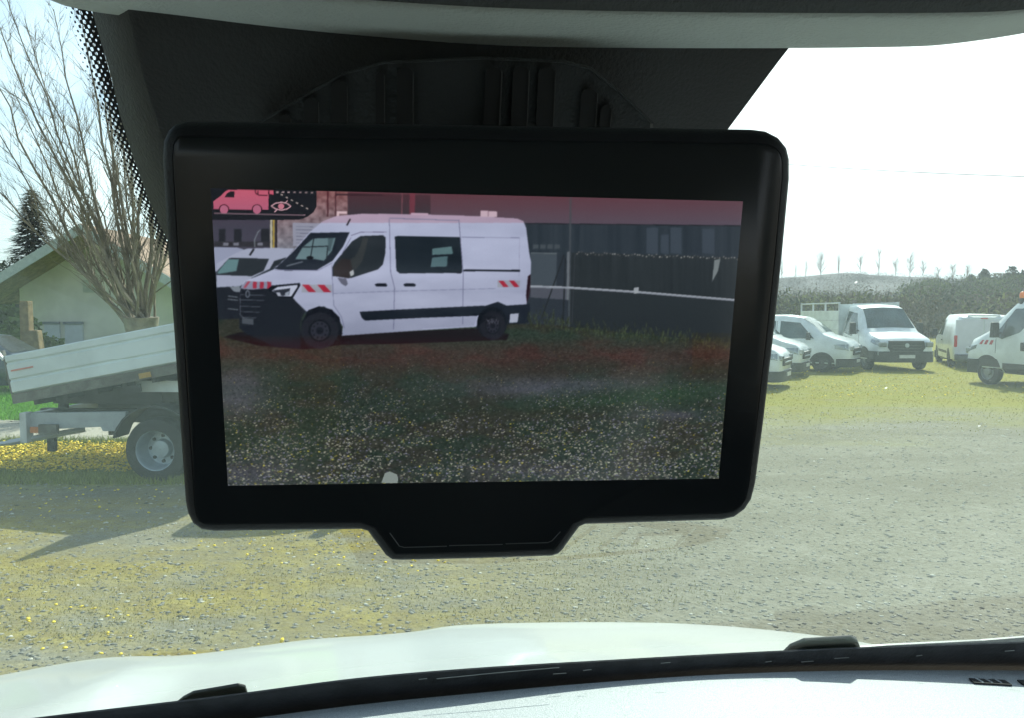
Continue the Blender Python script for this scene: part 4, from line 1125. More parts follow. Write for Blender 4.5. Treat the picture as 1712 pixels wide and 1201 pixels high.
# cab shell: headliner, side panels, rear wall, floor
b = MB(); b.box((.1, -.45, H + .39), (2.2, 1.7, .03)); b.build('headliner', headl, own)
b = MB(); b.box((.1, -1.3, 1.5), (2.2, .04, 1.8)); b.build('rear_bulkhead', headl, own)
b = MB(); b.box((.1, -.3, .62), (2.2, 2.0, .04)); b.build('cab_floor', blackp, own)
for sx in (-1.0, 1.2):
    b = MB(); b.box((sx, -.3, 1.05), (.05, 2.1, .9)); b.build('door_panel', blackp, own)
    b = MB(); b.box((sx, -.55, 1.9), (.06, .35, .9)); b.build('door_pillar', headl, own)
    b = MB(); s0 = wpt(sx, -.45); s1 = wpt(sx, .37); b.tube([s0, s1], .045, 8); b.build('windscreen_pillar', headl, own, smooth=50)

# sensor cover fixed to the glass behind the monitor
def cover():
    rim = [(150, 5), (166, 60), (184, 120), (200, 190), (222, 260), (247, 330), (272, 385), (300, 440), (420, 500), (1050, 480), (1130, 330), (1225, 200), (1322, 76), (1360, 20), (1370, -20), (800, -60), (150, -20)]
    frt = [(215, 20), (225, 70), (240, 130), (262, 200), (285, 270), (312, 330), (335, 370), (350, 400), (440, 440), (1020, 420), (1110, 300), (1219, 213), (1318, 80), (1350, 30), (1360, -10), (800, -40), (215, -10)]
    A = [on_ws(u, v, .003) for u, v in rim]; B = [on_ws(u, v, .012) for u, v in rim]
    C_ = [on_ws(u, v, .045 if u < 1100 else .030) for u, v in frt]
    b = MB(); b.loft([A, B, C_]); b.build('sensor_cover', shroud_m, own, smooth=70)
    out = [(430, 206), (500, 165), (575, 122), (640, 104), (800, 96), (940, 102), (985, 112), (1040, 155), (1092, 205), (1092, 260), (430, 260)]
    b = MB(); b.loft([[on_ws(u, v, .046) for u, v in out], [on_ws(760 + (u - 760) * .985, 190 + (v - 190) * .97, .052) for u, v in out]]); o = b.build('vent_plate', mat('vent_plate_plastic', (.020, .024, .026), .6, bump=.2, bs=500), own, smooth=20)
    for u0, u1, v0 in ((466, 486, 190), (508, 532, 162), (554, 580, 134), (628, 642, 118), (664, 690, 112), (812, 838, 112), (858, 884, 110), (900, 928, 112), (972, 998, 148), (1004, 1022, 174)):
        sl = -6 if u0 > 780 else 0
        P = [(u0 + sl, 250), (u0, v0 + 8), (u0 + 5, v0 + 2), ((u0 + u1) / 2, v0), (u1 - 5, v0 + 2), (u1, v0 + 8), (u1 + sl, 250)]
        b = MB(); b.loft([[on_ws(u, v, .0545) for u, v in P], [on_ws(u, v, .050) for u, v in P]]); b.build('vent_slot', slot_m, own)
        b = MB(); b.tube([on_ws(u1 + 1, v0 + 8, .055), on_ws(u1 + 1 + sl, 250, .055)], .0003, 4); b.build('slot_edge', mat('slot_edge_grey', (.020, .024, .026), .6), own)
    # slim rounded lip round the vent plate
    b = MB(); b.tube([on_ws(u, v, .053) for u, v in out[:9]], .0007, 6); b.build('vent_lip', shroud_m, own)
    # dotted frit band along the left edge
    le = [(118, -40), (150, 28), (160, 60), (170, 98), (184, 150), (200, 200), (222, 262), (247, 332), (270, 385), (292, 430)]
    V = []; UV = []; F_ = []; acc = 0; prev = None; step = .0022
    N_ = 60
    for i in range(N_ + 1):
        q = i / N_ * (len(le) - 1); k_ = min(int(q), len(le) - 2); t = q - k_
        u = le[k_][0] + (le[k_ + 1][0] - le[k_][0]) * t; v = le[k_][1] + (le[k_ + 1][1] - le[k_][1]) * t
        wd = np.interp(v, [-40, 100, 250, 330, 430], [40, 42, 34, 32, 30]) * 1.02
        pr = on_ws(u + 7, v, .0015); pl = on_ws(u + 7 - wd, v, .0015)
        if prev is not None: acc += (pr - prev).length
        prev = pr
        V += [pl, pr]; UV += [(0.0, acc / step), (8.0, acc / step)]
        if i: F_.append((2*i-2, 2*i-1, 2*i+1, 2*i))
    me = bpy.data.meshes.new('frit_dots'); me.from_pydata([tuple(p) for p in V], [], F_)
    uvl = me.uv_layers.new(name='UVMap')
    for lp in me.loops: uvl.data[lp.index].uv = UV[lp.vertex_index]
    me.materials.append(dots_m); link_mesh('frit_dots', me, own)
cover()

# ------------------------------------------------------------------ MONITOR
MQ = [-0.011742007711292813, 0.31595477410700623, -0.01255541632746915, 0.15718430745280942, 0.00873989058845919, 0.10226166085558537, 0.12048445069804545]
MR = Matrix.Rotation(MQ[5], 3, 'Z') @ Matrix.Rotation(MQ[3], 3, 'X') @ Matrix.Rotation(MQ[4], 3, 'Y')
MC = CAM + Vector(MQ[:3]); MN = MR @ Vector((0, 1, 0)); SW, SH = .21, MQ[6]
def mloc(u, v):
    p = MR.transposed() @ (onplane(u, v, MC, MN) - MC); return p.x, p.z
def picture(nx, ny):
    """the rear-view camera's picture, as colours on the display grid (x across, z up the screen)"""
    rng = np.random.default_rng(5)
    gx = np.linspace(-SW / 2, SW / 2, nx); gz = np.linspace(SH / 2, -SH / 2, ny)
    GX, GZ = np.meshgrid(gx, gz)
    M = np.array(MR); P = np.array(MC - CAM)[:, None, None] + M[:, 0][:, None, None] * GX + M[:, 2][:, None, None] * GZ
    fw = P[1] * CP - P[2] * SP; up = P[1] * SP + P[2] * CP
    U = 856 + F * P[0] / fw; V = 600.5 - F * up / fw
    I = np.zeros((ny, nx, 3)); I[:] = (40, 47, 55)
    def window(xs, ys):
        q = [mloc(a_, b_) for a_ in (min(xs), max(xs)) for b_ in (min(ys), max(ys))]
        c0 = int((min(k[0] for k in q) / SW + .5) * (nx - 1)) - 1; c1 = int((max(k[0] for k in q) / SW + .5) * (nx - 1)) + 3
        r0 = int((.5 - max(k[1] for k in q) / SH) * (ny - 1)) - 1; r1 = int((.5 - min(k[1] for k in q) / SH) * (ny - 1)) + 3
        c0, r0, c1, r1 = max(c0, 0), max(r0, 0), min(c1, nx), min(r1, ny)
        return (slice(r0, r1), slice(c0, c1)) if c1 > c0 and r1 > r0 else None
    def cut(u, v, poly):
        mm = np.zeros(u.shape, bool); n = len(poly)
        for i in range(n):
            x0, y0 = poly[i]; x1, y1 = poly[(i + 1) % n]
            if y0 == y1: continue
            mm ^= ((y0 > v) != (y1 > v)) & (u < (x1 - x0) * (v - y0) / (y1 - y0) + x0)
        return mm
    def inside(poly):
        m = np.zeros(U.shape, bool); n = len(poly)
        xs = [p[0] for p in poly]; ys = [p[1] for p in poly]
        sl = window(xs, ys)
        if sl is None: return m
        u, v = U[sl], V[sl]; mm = np.zeros(u.shape, bool)
        for i in range(n):
            x0, y0 = poly[i]; x1, y1 = poly[(i + 1) % n]
            if y0 == y1: continue
            c_ = ((y0 > v) != (y1 > v)) & (u < (x1 - x0) * (v - y0) / (y1 - y0) + x0); mm ^= c_
        m[sl] = mm; return m
    def poly(pts, c, c2=None, a=1.0):
        sl = window([p[0] for p in pts], [p[1] for p in pts])
        if sl is None: return
        Ib, Vb = I[sl], V[sl]; m = cut(U[sl], Vb, pts)
        cc = np.array(c, float)
        if c2 is not None:
            ys = [p[1] for p in pts]; t = np.clip((Vb[m] - min(ys)) / (max(ys) - min(ys)), 0, 1)[:, None]
            cc = cc * (1 - t) + np.array(c2, float) * t
        Ib[m] = Ib[m] * (1 - a) + cc * a
    def Z(pts): return [(350 + x / 3.1127, 300 + y / 3.1127) for x, y in pts]
    def Q(pts): return [(350 + x / 8.56, 310 + y / 8.556) for x, y in pts]
    def W(pts): return [(360 + x / 4.8036, 350 + y / 4.804) for x, y in pts]
    def line(pts, w_, c, a=1.0):
        for (x0, y0), (x1, y1) in zip(pts[:-1], pts[1:]):
            dx, dy = x1 - x0, y1 - y0; l_ = math.hypot(dx, dy) or 1; ex, ey = -dy / l_ * w_ / 2, dx / l_ * w_ / 2
            poly([(x0 + ex, y0 + ey), (x1 + ex, y1 + ey), (x1 - ex, y1 - ey), (x0 - ex, y0 - ey)], c, a=a)
    def ell(cx, cy, rx, ry, c, a=1.0):
        m = ((U - cx) / rx) ** 2 + ((V - cy) / ry) ** 2 < 1; I[m] = I[m] * (1 - a) + np.array(c, float) * a
    def vn(sx, sy, seed, oct_=3):
        r = np.random.default_rng(seed); out = 0; amp = 1; tot = 0
        for o in range(oct_):
            g = r.random((160, 260)); x = (U - 340) / sx * 2 ** o; y = (V - 300) / sy * 2 ** o
            x0 = np.floor(x).astype(int); y0 = np.floor(y).astype(int); fx = x - x0; fy = y - y0; fx = fx * fx * (3 - 2 * fx); fy = fy * fy * (3 - 2 * fy)
            X0, X1, Y0, Y1 = x0 % 260, (x0 + 1) % 260, y0 % 160, (y0 + 1) % 160
            out = out + amp * ((g[Y0, X0] * (1 - fx) + g[Y0, X1] * fx) * (1 - fy) + (g[Y1, X0] * (1 - fx) + g[Y1, X1] * fx) * fy); tot += amp; amp *= .55
        return out / tot
    # --- buildings behind
    poly([(340, 300), (1260, 300), (1260, 378), (880, 372), (340, 366)], (74, 44, 52), (78, 70, 82))
    poly([(540, 322), (720, 326), (720, 366), (540, 366)], (58, 42, 50), (50, 50, 58))
    poly([(880, 373), (1245, 377), (1245, 434), (880, 425)], (40, 48, 56))
    st = vn(7, 400, 3, 2); m = inside([(880, 373), (1245, 377), (1245, 434), (880, 425)]); I[m] += ((st[m] - .5) * 18)[:, None]
    for a, b_, t in ((1079, 1098, 0), (1103, 1116, 12), (1119, 1137, 0), (1172, 1192, 2)): poly([(a, 380 + t), (b_, 380 + t), (b_, 424), (a, 422)], (54, 63, 73))
    line([(880, 373), (1243, 377)], 1.6, (28, 30, 36))
    for a in range(890, 930, 12): poly([(a, 408), (a + 9, 408), (a + 9, 415), (a, 415)], (62, 70, 76))
    # --- ground
    gnd = [(340, 500), (640, 540), (885, 540), (950, 543), (1230, 570), (1245, 900), (340, 900)]
    poly(gnd, (40, 44, 42)); mg = inside(gnd)
    n1 = vn(60, 22, 9, 4); n2 = vn(140, 40, 12, 3)
    g = np.array((37., 48, 41)); bl = np.array((68., 72, 82)); ol = np.array((43., 45, 39))
    k1 = np.clip((n1 - .42) * 5, 0, 1)[..., None]; base = g * (1 - k1) + ol * k1
    gr = np.exp(-(((U - 930) / 150) ** 2 + ((V - 648) / 17) ** 2)) + np.exp(-(((U - 400) / 60) ** 2 + ((V - 655) / 40) ** 2)) + 1.1 * np.exp(-(((U - 410) / 110) ** 2 + ((V - 800) / 38) ** 2)) + .8 * np.exp(-(((U - 1120) / 60) ** 2 + ((V - 693) / 9) ** 2)) + .5 * np.exp(-(((U - 900) / 200) ** 2 + ((V - 790) / 25) ** 2))
    k2 = np.clip(gr * (.35 + .9 * n1), 0, 1)[..., None]; base = base * (1 - k2) + bl * k2
    gg = np.clip(np.exp(-(((U - 1080) / 170) ** 2 + ((V - 662 + (U - 1080) * .08) / 16) ** 2)) * (.5 + n1), 0, 1)[..., None]; base = base * (1 - gg) + np.array((38., 57, 43)) * gg
    base = base * (.86 + .32 * n2)[..., None] + (vn(3, 1.6, 77, 2)[..., None] - .5) * 34
    I[mg] = base[mg]
    # --- fence, panel, rail
    poly([(886, 422), (930, 422), (929, 478), (886, 478)], (60, 69, 77)); line([(886, 422), (930, 423)], 1.5, (88, 96, 100))
    poly([(886, 478), (950, 480), (950, 500), (886, 496)], (70, 74, 84))
    poly([(952, 421), (1245, 430), (1245, 575), (1225, 572), (1100, 560), (952, 545)], (38, 44, 48), (32, 38, 42))
    m = inside([(952, 421), (1245, 430), (1245, 500), (952, 480)]); I[m] += ((vn(4, 120, 31, 2)[m] - .5) * 12)[:, None]
    for i in range(60):
        x = 960 + i * 4.6 + rng.random() * 3; y = 419 + (x - 950) * .033 + rng.random() * 4; c_ = 70 + 90 * rng.random()
        poly([(x, y), (x + 2.2, y), (x + 2.2, y + 2), (x, y + 2)], (c_, c_, c_ * .98))
    poly([(1192, 434), (1202, 432), (1198, 452), (1188, 470)], (106, 114, 116))
    line([(953, 320), (950, 545)], 3.2, (60, 66, 72)); line([(949, 420), (948, 500)], 4, (92, 98, 104)); line([(960, 425), (955, 540)], 1.5, (52, 56, 62))
    line([(942, 425), (905, 530)], 2.2, (30, 34, 38)); line([(944, 430), (940, 545)], 2, (30, 34, 38))
    # --- left buildings
    poly([(340, 300), (462, 300), (462, 415), (340, 415)], (52, 50, 62), (64, 63, 76))
    for a, b_ in ((368, 379), (393, 406), (438, 452)): poly([(a, 382), (b_, 382), (b_, 405), (a, 405)], (34, 36, 42))
    poly([(360, 403), (455, 403), (455, 412), (360, 412)], (44, 44, 50))
    for a in (375, 392, 432): poly([(a, 405), (a + 9, 405), (a + 9, 410), (a, 410)], (104, 106, 118))
    poly([(462, 318), (582, 320), (582, 366), (540, 372), (520, 420), (462, 420)], (112, 82, 84), (112, 114, 124))
    m = inside([(462, 318), (582, 320), (582, 366), (540, 372), (520, 420), (462, 420)]); I[m] += ((vn(7, 6, 44, 2)[m] - .5) * 60)[:, None]
    line([(455, 360), (455, 415)], 3, (170, 168, 150)); line([(459, 360), (459, 415)], 3, (150, 132, 60)); line([(463.5, 360), (463.5, 415)], 3, (36, 30, 34))
    line([(549, 318), (549, 362)], 2.5, (60, 30, 38)); line([(562, 318), (562, 362)], 2, (60, 36, 44)); line([(690, 318), (689, 360)], 9, (92, 50, 62)); line([(673, 318), (672, 358)], 1.5, (104, 70, 80)); line([(562, 325), (640, 326)], 3, (40, 30, 38))
    poly(Z([(438, 224), (600, 226), (520, 300), (470, 345), (440, 345)]), (132, 134, 150))
    for i in range(6): line(Z([(455, 243 + i * 17), (545, 245 + i * 17)]), 1.0, (88, 92, 110))
    poly([(564, 353), (581, 353), (581, 357), (568, 357), (568, 361), (564, 361)], (190, 170, 176))
    # --- vans behind on the left
    poly(Z([(30, 350), (150, 352), (250, 380), (30, 480)]), (134, 140, 162))
    poly(W([(20, 430), (170, 350), (260, 312), (480, 305), (640, 312), (540, 440), (430, 480), (300, 545), (210, 610), (20, 620)]), (146, 152, 172))
    poly(W([(25, 490), (120, 388), (150, 384), (440, 392), (395, 490), (300, 532), (22, 522)]), (38, 44, 50))
    poly(W([(28, 500), (112, 398), (198, 396), (178, 490), (35, 514)]), (88, 118, 122))
    poly(W([(442, 478), (480, 410), (585, 378), (520, 440)]), (36, 42, 48))
    poly(W([(20, 626), (210, 622), (205, 870), (10, 880)]), (26, 30, 38))
    poly(W([(125, 618), (205, 608), (212, 660), (160, 655)]), (110, 118, 128))
    for y in (690, 715, 790): line(W([(110, y), (190, y + 10)]), 1.4, (100, 108, 116))
    line(W([(325, 300), (322, 245), (350, 180), (372, 160)]), 1.2, (120, 130, 136)); line(W([(285, 365), (318, 315)]), 3.2, (24, 26, 30))
    # --- main van shadow
    poly(Z([(75, 815), (165, 790), (700, 800), (1400, 770), (1560, 800), (1545, 830), (1000, 850), (700, 855), (500, 880), (260, 860)]), (22, 18, 22))
    white_ = (160, 166, 190); wt_ = (158, 142, 162)
    body = Z([(160, 600), (168, 560), (190, 525), (260, 498), (340, 465), (440, 370), (522, 275), (590, 218), (660, 190), (800, 177), (1100, 180), (1400, 190), (1600, 202), (1632, 216), (1646, 250), (1662, 380), (1672, 430), (1670, 510), (1648, 645), (1550, 655), (1390, 762), (1100, 780), (692, 808), (698, 760), (650, 690), (600, 655), (510, 682), (440, 615), (300, 570)])
    poly(body, wt_, white_); m = inside(body) & (V > 372); I[m] = np.array(white_) * (1 - .10 * np.clip((V[m] - 420) / 140, 0, 1))[:, None]
    poly(Z([(1050, 172), (1140, 174), (1140, 186), (1050, 184)]), (170, 150, 168)); poly(Z([(1410, 160), (1495, 166), (1495, 194), (1410, 192)]), (176, 158, 170)); line(Z([(1450, 162), (1450, 192)]), 1, (110, 90, 104))
    # front end
    poly(Z([(160, 600), (172, 552), (320, 566), (440, 612), (500, 684), (478, 740), (478, 878), (350, 866), (200, 800), (162, 770)]), (24, 28, 36))
    poly(Z([(168, 560), (195, 526), (330, 530), (330, 560), (225, 570), (175, 565)]), (118, 120, 140))
    for i, x in enumerate((232, 268, 306)): poly(Z([(x, 528), (x + 20, 529), (x + 20, 562), (x, 564)]), (140, 38, 58))
    poly(Z([(205, 526), (220, 526), (196, 560), (182, 562)]), (140, 60, 78))
    for y, x1 in ((596, 300), (622, 290), (655, 270), (683, 265), (712, 250)): line(Z([(166, y), (x1, y + 4)]), 1.1, (74, 80, 90))
    line(Z([(166, 600), (166, 700), (185, 716)]), 1.1, (84, 88, 98)); ell(*Z([(205, 592)])[0], 3.6, 6.5, (96, 104, 116)); ell(*Z([(205, 592)])[0], 2.0, 4.5, (24, 28, 36))
    poly(Z([(176, 715), (235, 722), (235, 752), (176, 745)]), (66, 72, 80))
    poly(Z([(305, 570), (330, 548), (475, 535), (478, 548), (440, 612), (370, 612), (345, 596)]), (14, 18, 26)); poly(Z([(330, 575), (360, 556), (462, 545), (462, 556), (430, 605), (372, 604)]), (166, 172, 190)); poly(Z([(335, 574), (425, 562), (420, 596), (385, 602), (350, 590)]), (40, 44, 54))
    poly(Z([(352, 585), (372, 585), (378, 603), (362, 603)]), (150, 156, 170)); poly(Z([(400, 586), (422, 576), (416, 600), (398, 602)]), (130, 138, 152))
    # hazard stripes
    poly(Z([(484, 543), (640, 545), (640, 584), (484, 584)]), (140, 144, 156))
    for x in (487, 565): poly(Z([(x, 544), (x + 36, 544), (x + 72, 583), (x + 34, 583)]), (150, 38, 58))
    poly(Z([(1498, 522), (1615, 524), (1612, 556), (1498, 558)]), (140, 144, 156))
    for x in (1502, 1558): poly(Z([(x, 523), (x + 26, 523), (x + 54, 556), (x + 26, 556)]), (150, 38, 58))
    # windscreen and windows
    poly(Z([(345, 462), (440, 374), (530, 276), (733, 272), (700, 345), (645, 420), (560, 470), (400, 472)]), (30, 36, 46))
    poly(Z([(452, 412), (490, 350), (545, 305), (660, 302), (640, 370), (600, 420), (555, 412)]), (96, 118, 124))
    line(Z([(548, 300), (530, 405)]), 1.6, (22, 26, 32)); line(Z([(490, 350), (620, 345), (612, 420)]), 1.8, (30, 36, 42)); poly(Z([(620, 302), (650, 302), (632, 372), (622, 372)]), (70, 88, 94)); line(Z([(405, 448), (490, 425)]), 2, (90, 98, 108)); ell(*Z([(528, 405)])[0], 6, 3, (20, 22, 28))
    poly(Z([(640, 460), (655, 430), (745, 320), (790, 292), (905, 288), (920, 300), (918, 380), (905, 440), (880, 465), (740, 510), (645, 500)]), (32, 38, 44)); poly(Z([(720, 420), (760, 400), (790, 340), (800, 300), (830, 300), (800, 420), (760, 470)]), (46, 50, 52))
    poly(Z([(648, 455), (690, 410), (735, 412), (750, 470), (730, 512), (650, 500)]), (40, 36, 38)); poly(Z([(732, 478), (752, 466), (756, 492), (738, 502)]), (150, 156, 160)); poly(Z([(668, 508), (715, 512), (724, 540), (712, 552), (690, 540)]), (90, 92, 108))
    poly(Z([(966, 296), (985, 291), (1308, 297), (1316, 478), (1300, 484), (990, 486), (974, 470)]), (24, 32, 40)); poly(Z([(1160, 358), (1260, 346), (1268, 385), (1160, 390)]), (82, 108, 112)); poly(Z([(1160, 404), (1240, 396), (1236, 450), (1152, 452)]), (74, 98, 104))
    line(Z([(1318, 470), (1614, 472)]), 3.2, (18, 22, 32)); ell(*Z([(1298, 480)])[0], 5, 2.4, (24, 28, 38))
    # seams
    sm = (104, 106, 132)
    line(Z([(938, 205), (945, 480), (965, 560), (960, 775)]), 1.3, sm); line(Z([(938, 200), (1298, 212)]), 1.3, sm); line(Z([(1298, 208), (1320, 480), (1318, 750)]), 1.3, sm); line(Z([(1312, 298), (1612, 302)]), 1.0, sm); line(Z([(1612, 302), (1610, 500)]), .7, sm, .5)
    line(Z([(645, 590), (955, 578), (1490, 564)]), 1.0, sm, .7); line(Z([(640, 440), (650, 650), (690, 710), (706, 770)]), 1.1, sm); line(Z([(740, 290), (790, 272), (925, 272)]), 1.0, (88, 84, 110)); line(Z([(690, 390), (740, 300)]), 1.0, (96, 98, 124))
    line(Z([(345, 468), (570, 470), (645, 430)]), 1.0, sm)
    for x in (862, 1010): poly(Z([(x, 542), (x + 14, 537), (x + 60, 538), (x + 66, 548), (x + 60, 554), (x + 8, 554)]), (22, 26, 36))
    line(Z([(718, 238), (736, 204)]), 2.6, (30, 26, 32))
    # moulding, wheels, rear end
    poly(Z([(784, 684), (1000, 672), (1432, 652), (1400, 705), (1100, 716), (812, 730), (795, 715)]), (26, 32, 42))
    poly(Z([(1430, 655), (1500, 632), (1545, 652), (1650, 645), (1666, 640), (1664, 735), (1650, 745), (1540, 748), (1385, 770), (1400, 705)]), (24, 30, 40)); poly(Z([(1563, 696), (1608, 692), (1602, 738), (1560, 742)]), (150, 156, 172)); poly(Z([(1396, 702), (1410, 703), (1388, 762), (1110, 778), (1110, 772), (1376, 756)]), white_)
    poly(Z([(1655, 500), (1670, 490), (1668, 580), (1650, 640), (1645, 600)]), (40, 24, 34)); ell(*Z([(1470, 742)])[0], 25, 27, (16, 20, 28))
    n = 24
    poly(Z([(480, 800), (484, 735), (520, 675), (575, 655), (640, 672), (680, 712), (696, 800)]), (15, 18, 26))
    for (cx, cy, rx, ry) in ((578, 782, 96, 94), (1473, 756, 66, 74)):
        cx, cy = Z([(cx, cy)])[0]; rx /= 3.1127; ry /= 3.1127
        ell(cx, cy, rx, ry, (28, 30, 38)); ell(cx, cy, rx * .60, ry * .60, (14, 16, 22)); ell(cx, cy, rx * .50, ry * .52, (40, 42, 52)); ell(cx, cy, rx * .2, ry * .2, (20, 22, 30))
        for k in range(10): a = k * .628; ell(cx + rx * .38 * math.cos(a), cy + ry * .40 * math.sin(a), 1.5, 1.8, (16, 18, 26))
    for k in range(8): line(Z([(1440 + k * 9, 720 + (k % 3) * 8), (1450 + k * 7, 735 + (k % 2) * 12)]), 1, (90, 90, 100))
    # --- rail across the fence
    line([(886, 478), (950, 480), (1060, 487), (1230, 501)], 3.2, (124, 130, 140)); line([(886, 476.6), (950, 478.6), (1060, 485.6), (1230, 499.6)], 1.0, (158, 164, 172)); poly([(1058, 480), (1066, 479), (1066, 489), (1058, 490)], (140, 146, 152))
    # --- grass growing up in front of the fence, flower and stone specks
    for i in range(500):
        x = 880 + rng.random() * 350; y = 545 + (x - 880) * .085 + rng.normal() * 6; h_ = 3 + 7 * rng.random(); c_ = 30 + 40 * rng.random()
        if x < 950: y -= 18 * rng.random()
        line([(x, y), (x + rng.normal() * 2, y - h_)], .9, (c_, c_ * 1.15, c_ * .8))
    for _ in range(2):
        I[1:-1] = (I[:-2] + 2 * I[1:-1] + I[2:]) / 4; I[:, 1:-1] = (I[:, :-2] + 2 * I[:, 1:-1] + I[:, 2:]) / 4
    fl = I.reshape(-1, 3); sx0, sy0 = U[0, 0], V[0, 0]
    for i in range(16000):
        y = 560 + 255 * rng.random() ** .75; x = 362 + 870 * rng.random()
        if y < 575 + 20 * rng.random() and x < 900: continue
        dns = .35 + .65 * min(1, (y - 560) / 150)
        if rng.random() > dns: continue
        if rng.random() > .25 + 1.1 * (.5 + .5 * math.sin(x * .021 + y * .05 + 2 * math.sin(x * .011)) * math.sin(y * .043 + 1.3 * math.sin(x * .017 + 1))): continue
        r_ = (.30 + .85 * ((y - 550) / 260) ** .9) * (.6 + .7 * rng.random())
        b_ = rng.random(); s_ = (.42 + .6 * rng.random()) * (.55 + .45 * min(1, (y - 560) / 110))
        r_ *= 1 + .12 * (y > 700)
        pal = (156, 158, 146) if b_ < .5 else ((120, 122, 142) if b_ < .78 else ((170, 164, 70) if b_ < .84 else (116, 132, 100)))
        poly([(x - r_ * 1.3, y - r_ * .8), (x + r_ * 1.3, y - r_ * .5), (x + r_ * 1.1, y + r_ * .8), (x - r_, y + r_ * .7)], [q * s_ for q in pal], a=.85)
    for i in range(9000):
        y = 570 + 240 * rng.random(); x = 362 + 870 * rng.random(); r_ = .5; c_ = 14 + 20 * rng.random()
        poly([(x - r_, y - r_), (x + r_ * 2, y - r_), (x + r_ * 2, y + r_), (x - r_, y + r_)], (c_, c_ * 1.05, c_), a=.6)
    # pale blob at the lower edge: a light's reflection painted into the picture
    poly([(638, 806), (644, 790), (652, 787), (664, 792), (666, 799), (665, 806)], (122, 132, 128))
    # soft unevenness of a camera picture: panel shading and slight blur
    m = inside(body); sh = (vn(70, 26, 91, 3) - .5) * 20 + np.exp(-((V - 452) / 10) ** 2) * 4 - np.exp(-((V - 486) / 4) ** 2) * 5 - np.clip((V - 505) / 40, 0, 1) * 14 - np.clip((U - 770) / 120, 0, 1) * 8
    I[m] += sh[m][:, None]
    # --- red reflections with moire, painted into the picture as bands
    k = np.clip(1 - (V - 320) / 60, 0, 1) * .22
    I[..., 0] += 26 * k * 2; I[..., 2] -= 6 * k
    k = np.exp(-((V - 592 - (U - 800) * .012) / 24) ** 2) * np.clip((V - 556) / 12, 0, 1); blk = I.mean(2) < 100
    I[..., 0] += 14 * k * blk; I[..., 1] -= 5 * k * blk; I[..., 2] -= 2 * k * blk
    m = (U > 1155) & (V > 555) & (V < 625); I[m] += (3, 0, -4)
    m = (U < 571) & (V > 560); I[m] += (3, 2, -1)
    # --- blind-spot symbol panel in the upper left corner
    poly(Q([(-100, -100), (1545, -100), (1545, 300), (1500, 380), (1420, 440), (1330, 482), (1200, 490), (-100, 490)]), (20, 22, 28), (26, 27, 33))
    pk = (178, 84, 104)
    poly(Q([(78, 225), (180, 150), (240, 90), (290, 60), (930, 70), (925, 120), (860, 120), (858, 345), (78, 335)]), pk, (160, 84, 108))
    poly(Q([(235, 165), (270, 110), (320, 80), (378, 80), (376, 168)]), (30, 26, 32))
    for cx in (228, 697):
        x, y = Q([(cx, 340)])[0]; ell(x, y, 8.8, 8.8, (66, 18, 34)); poly(Q([(cx - 90, 345), (cx + 90, 347), (cx + 90, 420), (cx - 90, 420)]), (26, 27, 33)); ell(x, y, 6.7, 7.2, (160, 92, 116))
    line(Q([(85, 395), (1385, 420)]), 1.5, (116, 96, 106))
    line(Q([(668, 65), (680, 110), (720, 138), (850, 142)]), 2, (66, 18, 34)); line(Q([(712, 70), (712, 130)]), 1.8, (66, 18, 34)); line(Q([(865, 66), (865, 120), (915, 128)]), 2.2, (66, 18, 34)); poly(Q([(878, 75), (932, 75), (932, 132), (905, 120), (878, 118)]), pk)
    for k in range(7): x = 985 + k * 82; line(Q([(x - 17, 94 + k), (x + 17, 95 + k)]), 1.5 if k else 2.6, (150, 132, 136))
    for k in range(6): x = 1050 + k * 72; y = 132 + k * 39; line(Q([(x - 14, y - 8), (x + 14, y + 8)]), 1.6, (150, 140, 138))
    line(Q([(900, 292), (960, 252), (1040, 238), (1120, 252), (1180, 296), (1120, 335), (1040, 350), (960, 332), (900, 292)]), 1.7, (176, 140, 150)); x, y = Q([(1040, 296)])[0]; ell(x, y, 4.8, 4.8, (176, 110, 126))
    line(Q([(945, 378), (985, 340)]), 1.6, (176, 140, 150)); line(Q([(1100, 245), (1135, 212)]), 1.6, (176, 140, 150))
    I += rng.normal(0, 1.6, I.shape[:2])[..., None]
    I = np.clip(I, 2, 255) / 255
    lin = np.where(I <= .04045, I / 12.92, ((I + .055) / 1.055) ** 2.4)
    return lin

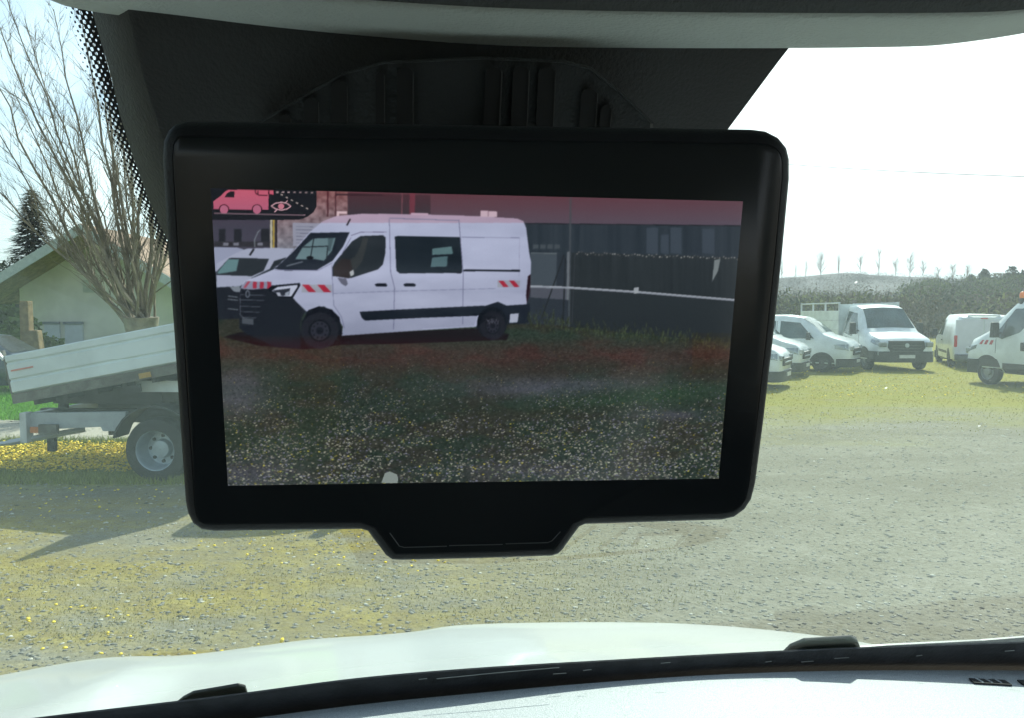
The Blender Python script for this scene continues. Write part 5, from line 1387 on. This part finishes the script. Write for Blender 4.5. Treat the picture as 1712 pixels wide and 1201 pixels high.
def mloc2(u, v, d=.009):
    q = MC + MN * d; p = MR.transposed() @ (onplane(u, v, q, MN) - q); return p.x, p.z
def monitor():
    root = empty('rear_view_monitor', MC, label='black rear view camera monitor showing a parked white van, hanging below the console', cat='monitor')
    root.rotation_euler = MR.to_euler()
    def arc(pts, rad=None): return pts
    ol = [(279, 300), (277, 262), (279, 236), (287, 219), (299, 208), (318, 204), (500, 206), (780, 210), (1050, 214), (1250, 217), (1274, 220), (1294, 230), (1307, 246), (1312, 266), (1312, 300), (1300, 430), (1285, 570), (1270, 700), (1257, 800), (1250, 828), (1238, 846), (1220, 859), (1198, 864), (1100, 867), (974, 871), (967, 874), (955, 890), (940, 911), (932, 919), (920, 923), (800, 927), (672, 930), (656, 929), (644, 921), (632, 905), (614, 881), (606, 879), (500, 880), (365, 882), (343, 879), (327, 868), (318, 850), (314, 830), (305, 700), (296, 560), (286, 420)]
    P = [Vector((x, 0, z)) for x, z in (mloc2(u, v) for u, v in ol)]
    n = len(P); A = sum(P[i].x * P[(i + 1) % n].z - P[(i + 1) % n].x * P[i].z for i in range(n))
    def inset(d):
        out = []
        for i in range(n):
            a, p, c_ = P[i - 1], P[i], P[(i + 1) % n]
            t = (c_ - a).normalized(); nn = Vector((-t.z, 0, t.x)) * (1 if A > 0 else -1)
            out.append(p + nn * d)
        return out
    def R_(d, y): return [(p.x, y, p.z) for p in inset(d)]
    b = MB(); b.loft([R_(.0066, .0012), R_(.0062, -.0002), R_(.0054, -.0006), R_(.0030, .0006), R_(.0010, .0030), R_(0, .006), R_(0, .016), R_(.0015, .021), R_(.007, .026)])
    b.build('housing', housing_m, root, smooth=40)
    b = MB(); b.loft([R_(.0060, .0014), R_(.0060, -.0009), R_(.0066, -.0012)]); b.build('front_glass', face_m, root, smooth=30)
    # picture area
    SSX, SSY = 720, 408; ss = 2
    I = picture(SSX * ss, SSY * ss).reshape(SSY, ss, SSX, ss, 3).mean((1, 3)).reshape(-1, 3)
    gx = np.linspace(-SW / 2, SW / 2, SSX); gz = np.linspace(SH / 2, -SH / 2, SSY); GX, GZ = np.meshgrid(gx, gz)
    V = np.stack([GX.ravel(), np.full(GX.size, -.0015), GZ.ravel()], 1)
    idx = np.arange(SSX * SSY).reshape(SSY, SSX)
    Fq = np.stack([idx[1:, :-1], idx[1:, 1:], idx[:-1, 1:], idx[:-1, :-1]], -1).reshape(-1, 4)
    fast_mesh('screen', V, Fq, attr_material('display_picture', 'picture', emission=True, strength=1.12 * 2 ** -EXPO), 4, colors=I, attr='picture', parent=root)
    # touch key outlines on the lower tab
    for pts in ([(652, 890), (668, 912), (676, 914), (747, 912)], [(751, 911), (840, 909)], [(845, 908), (915, 906), (922, 903), (936, 888)]):
        b = MB(); q = [mloc(u, v) for u, v in pts]; b.tube([(x, -.0013, z) for x, z in q], .00022, 4); b.build('touch_key_outline', line_m, root)
    # stalk to the sensor cover
    b = MB(); b.loft([[(x, y, z) for x, z in ((-.022, k0), (.022, k0), (.022, k1), (-.022, k1))] for y, k0, k1 in ((.024, -.01, .03), (.06, .01, .05), (.12, .03, .08))]); b.build('mount_arm', blackp, root, bevel=.004)
monitor()
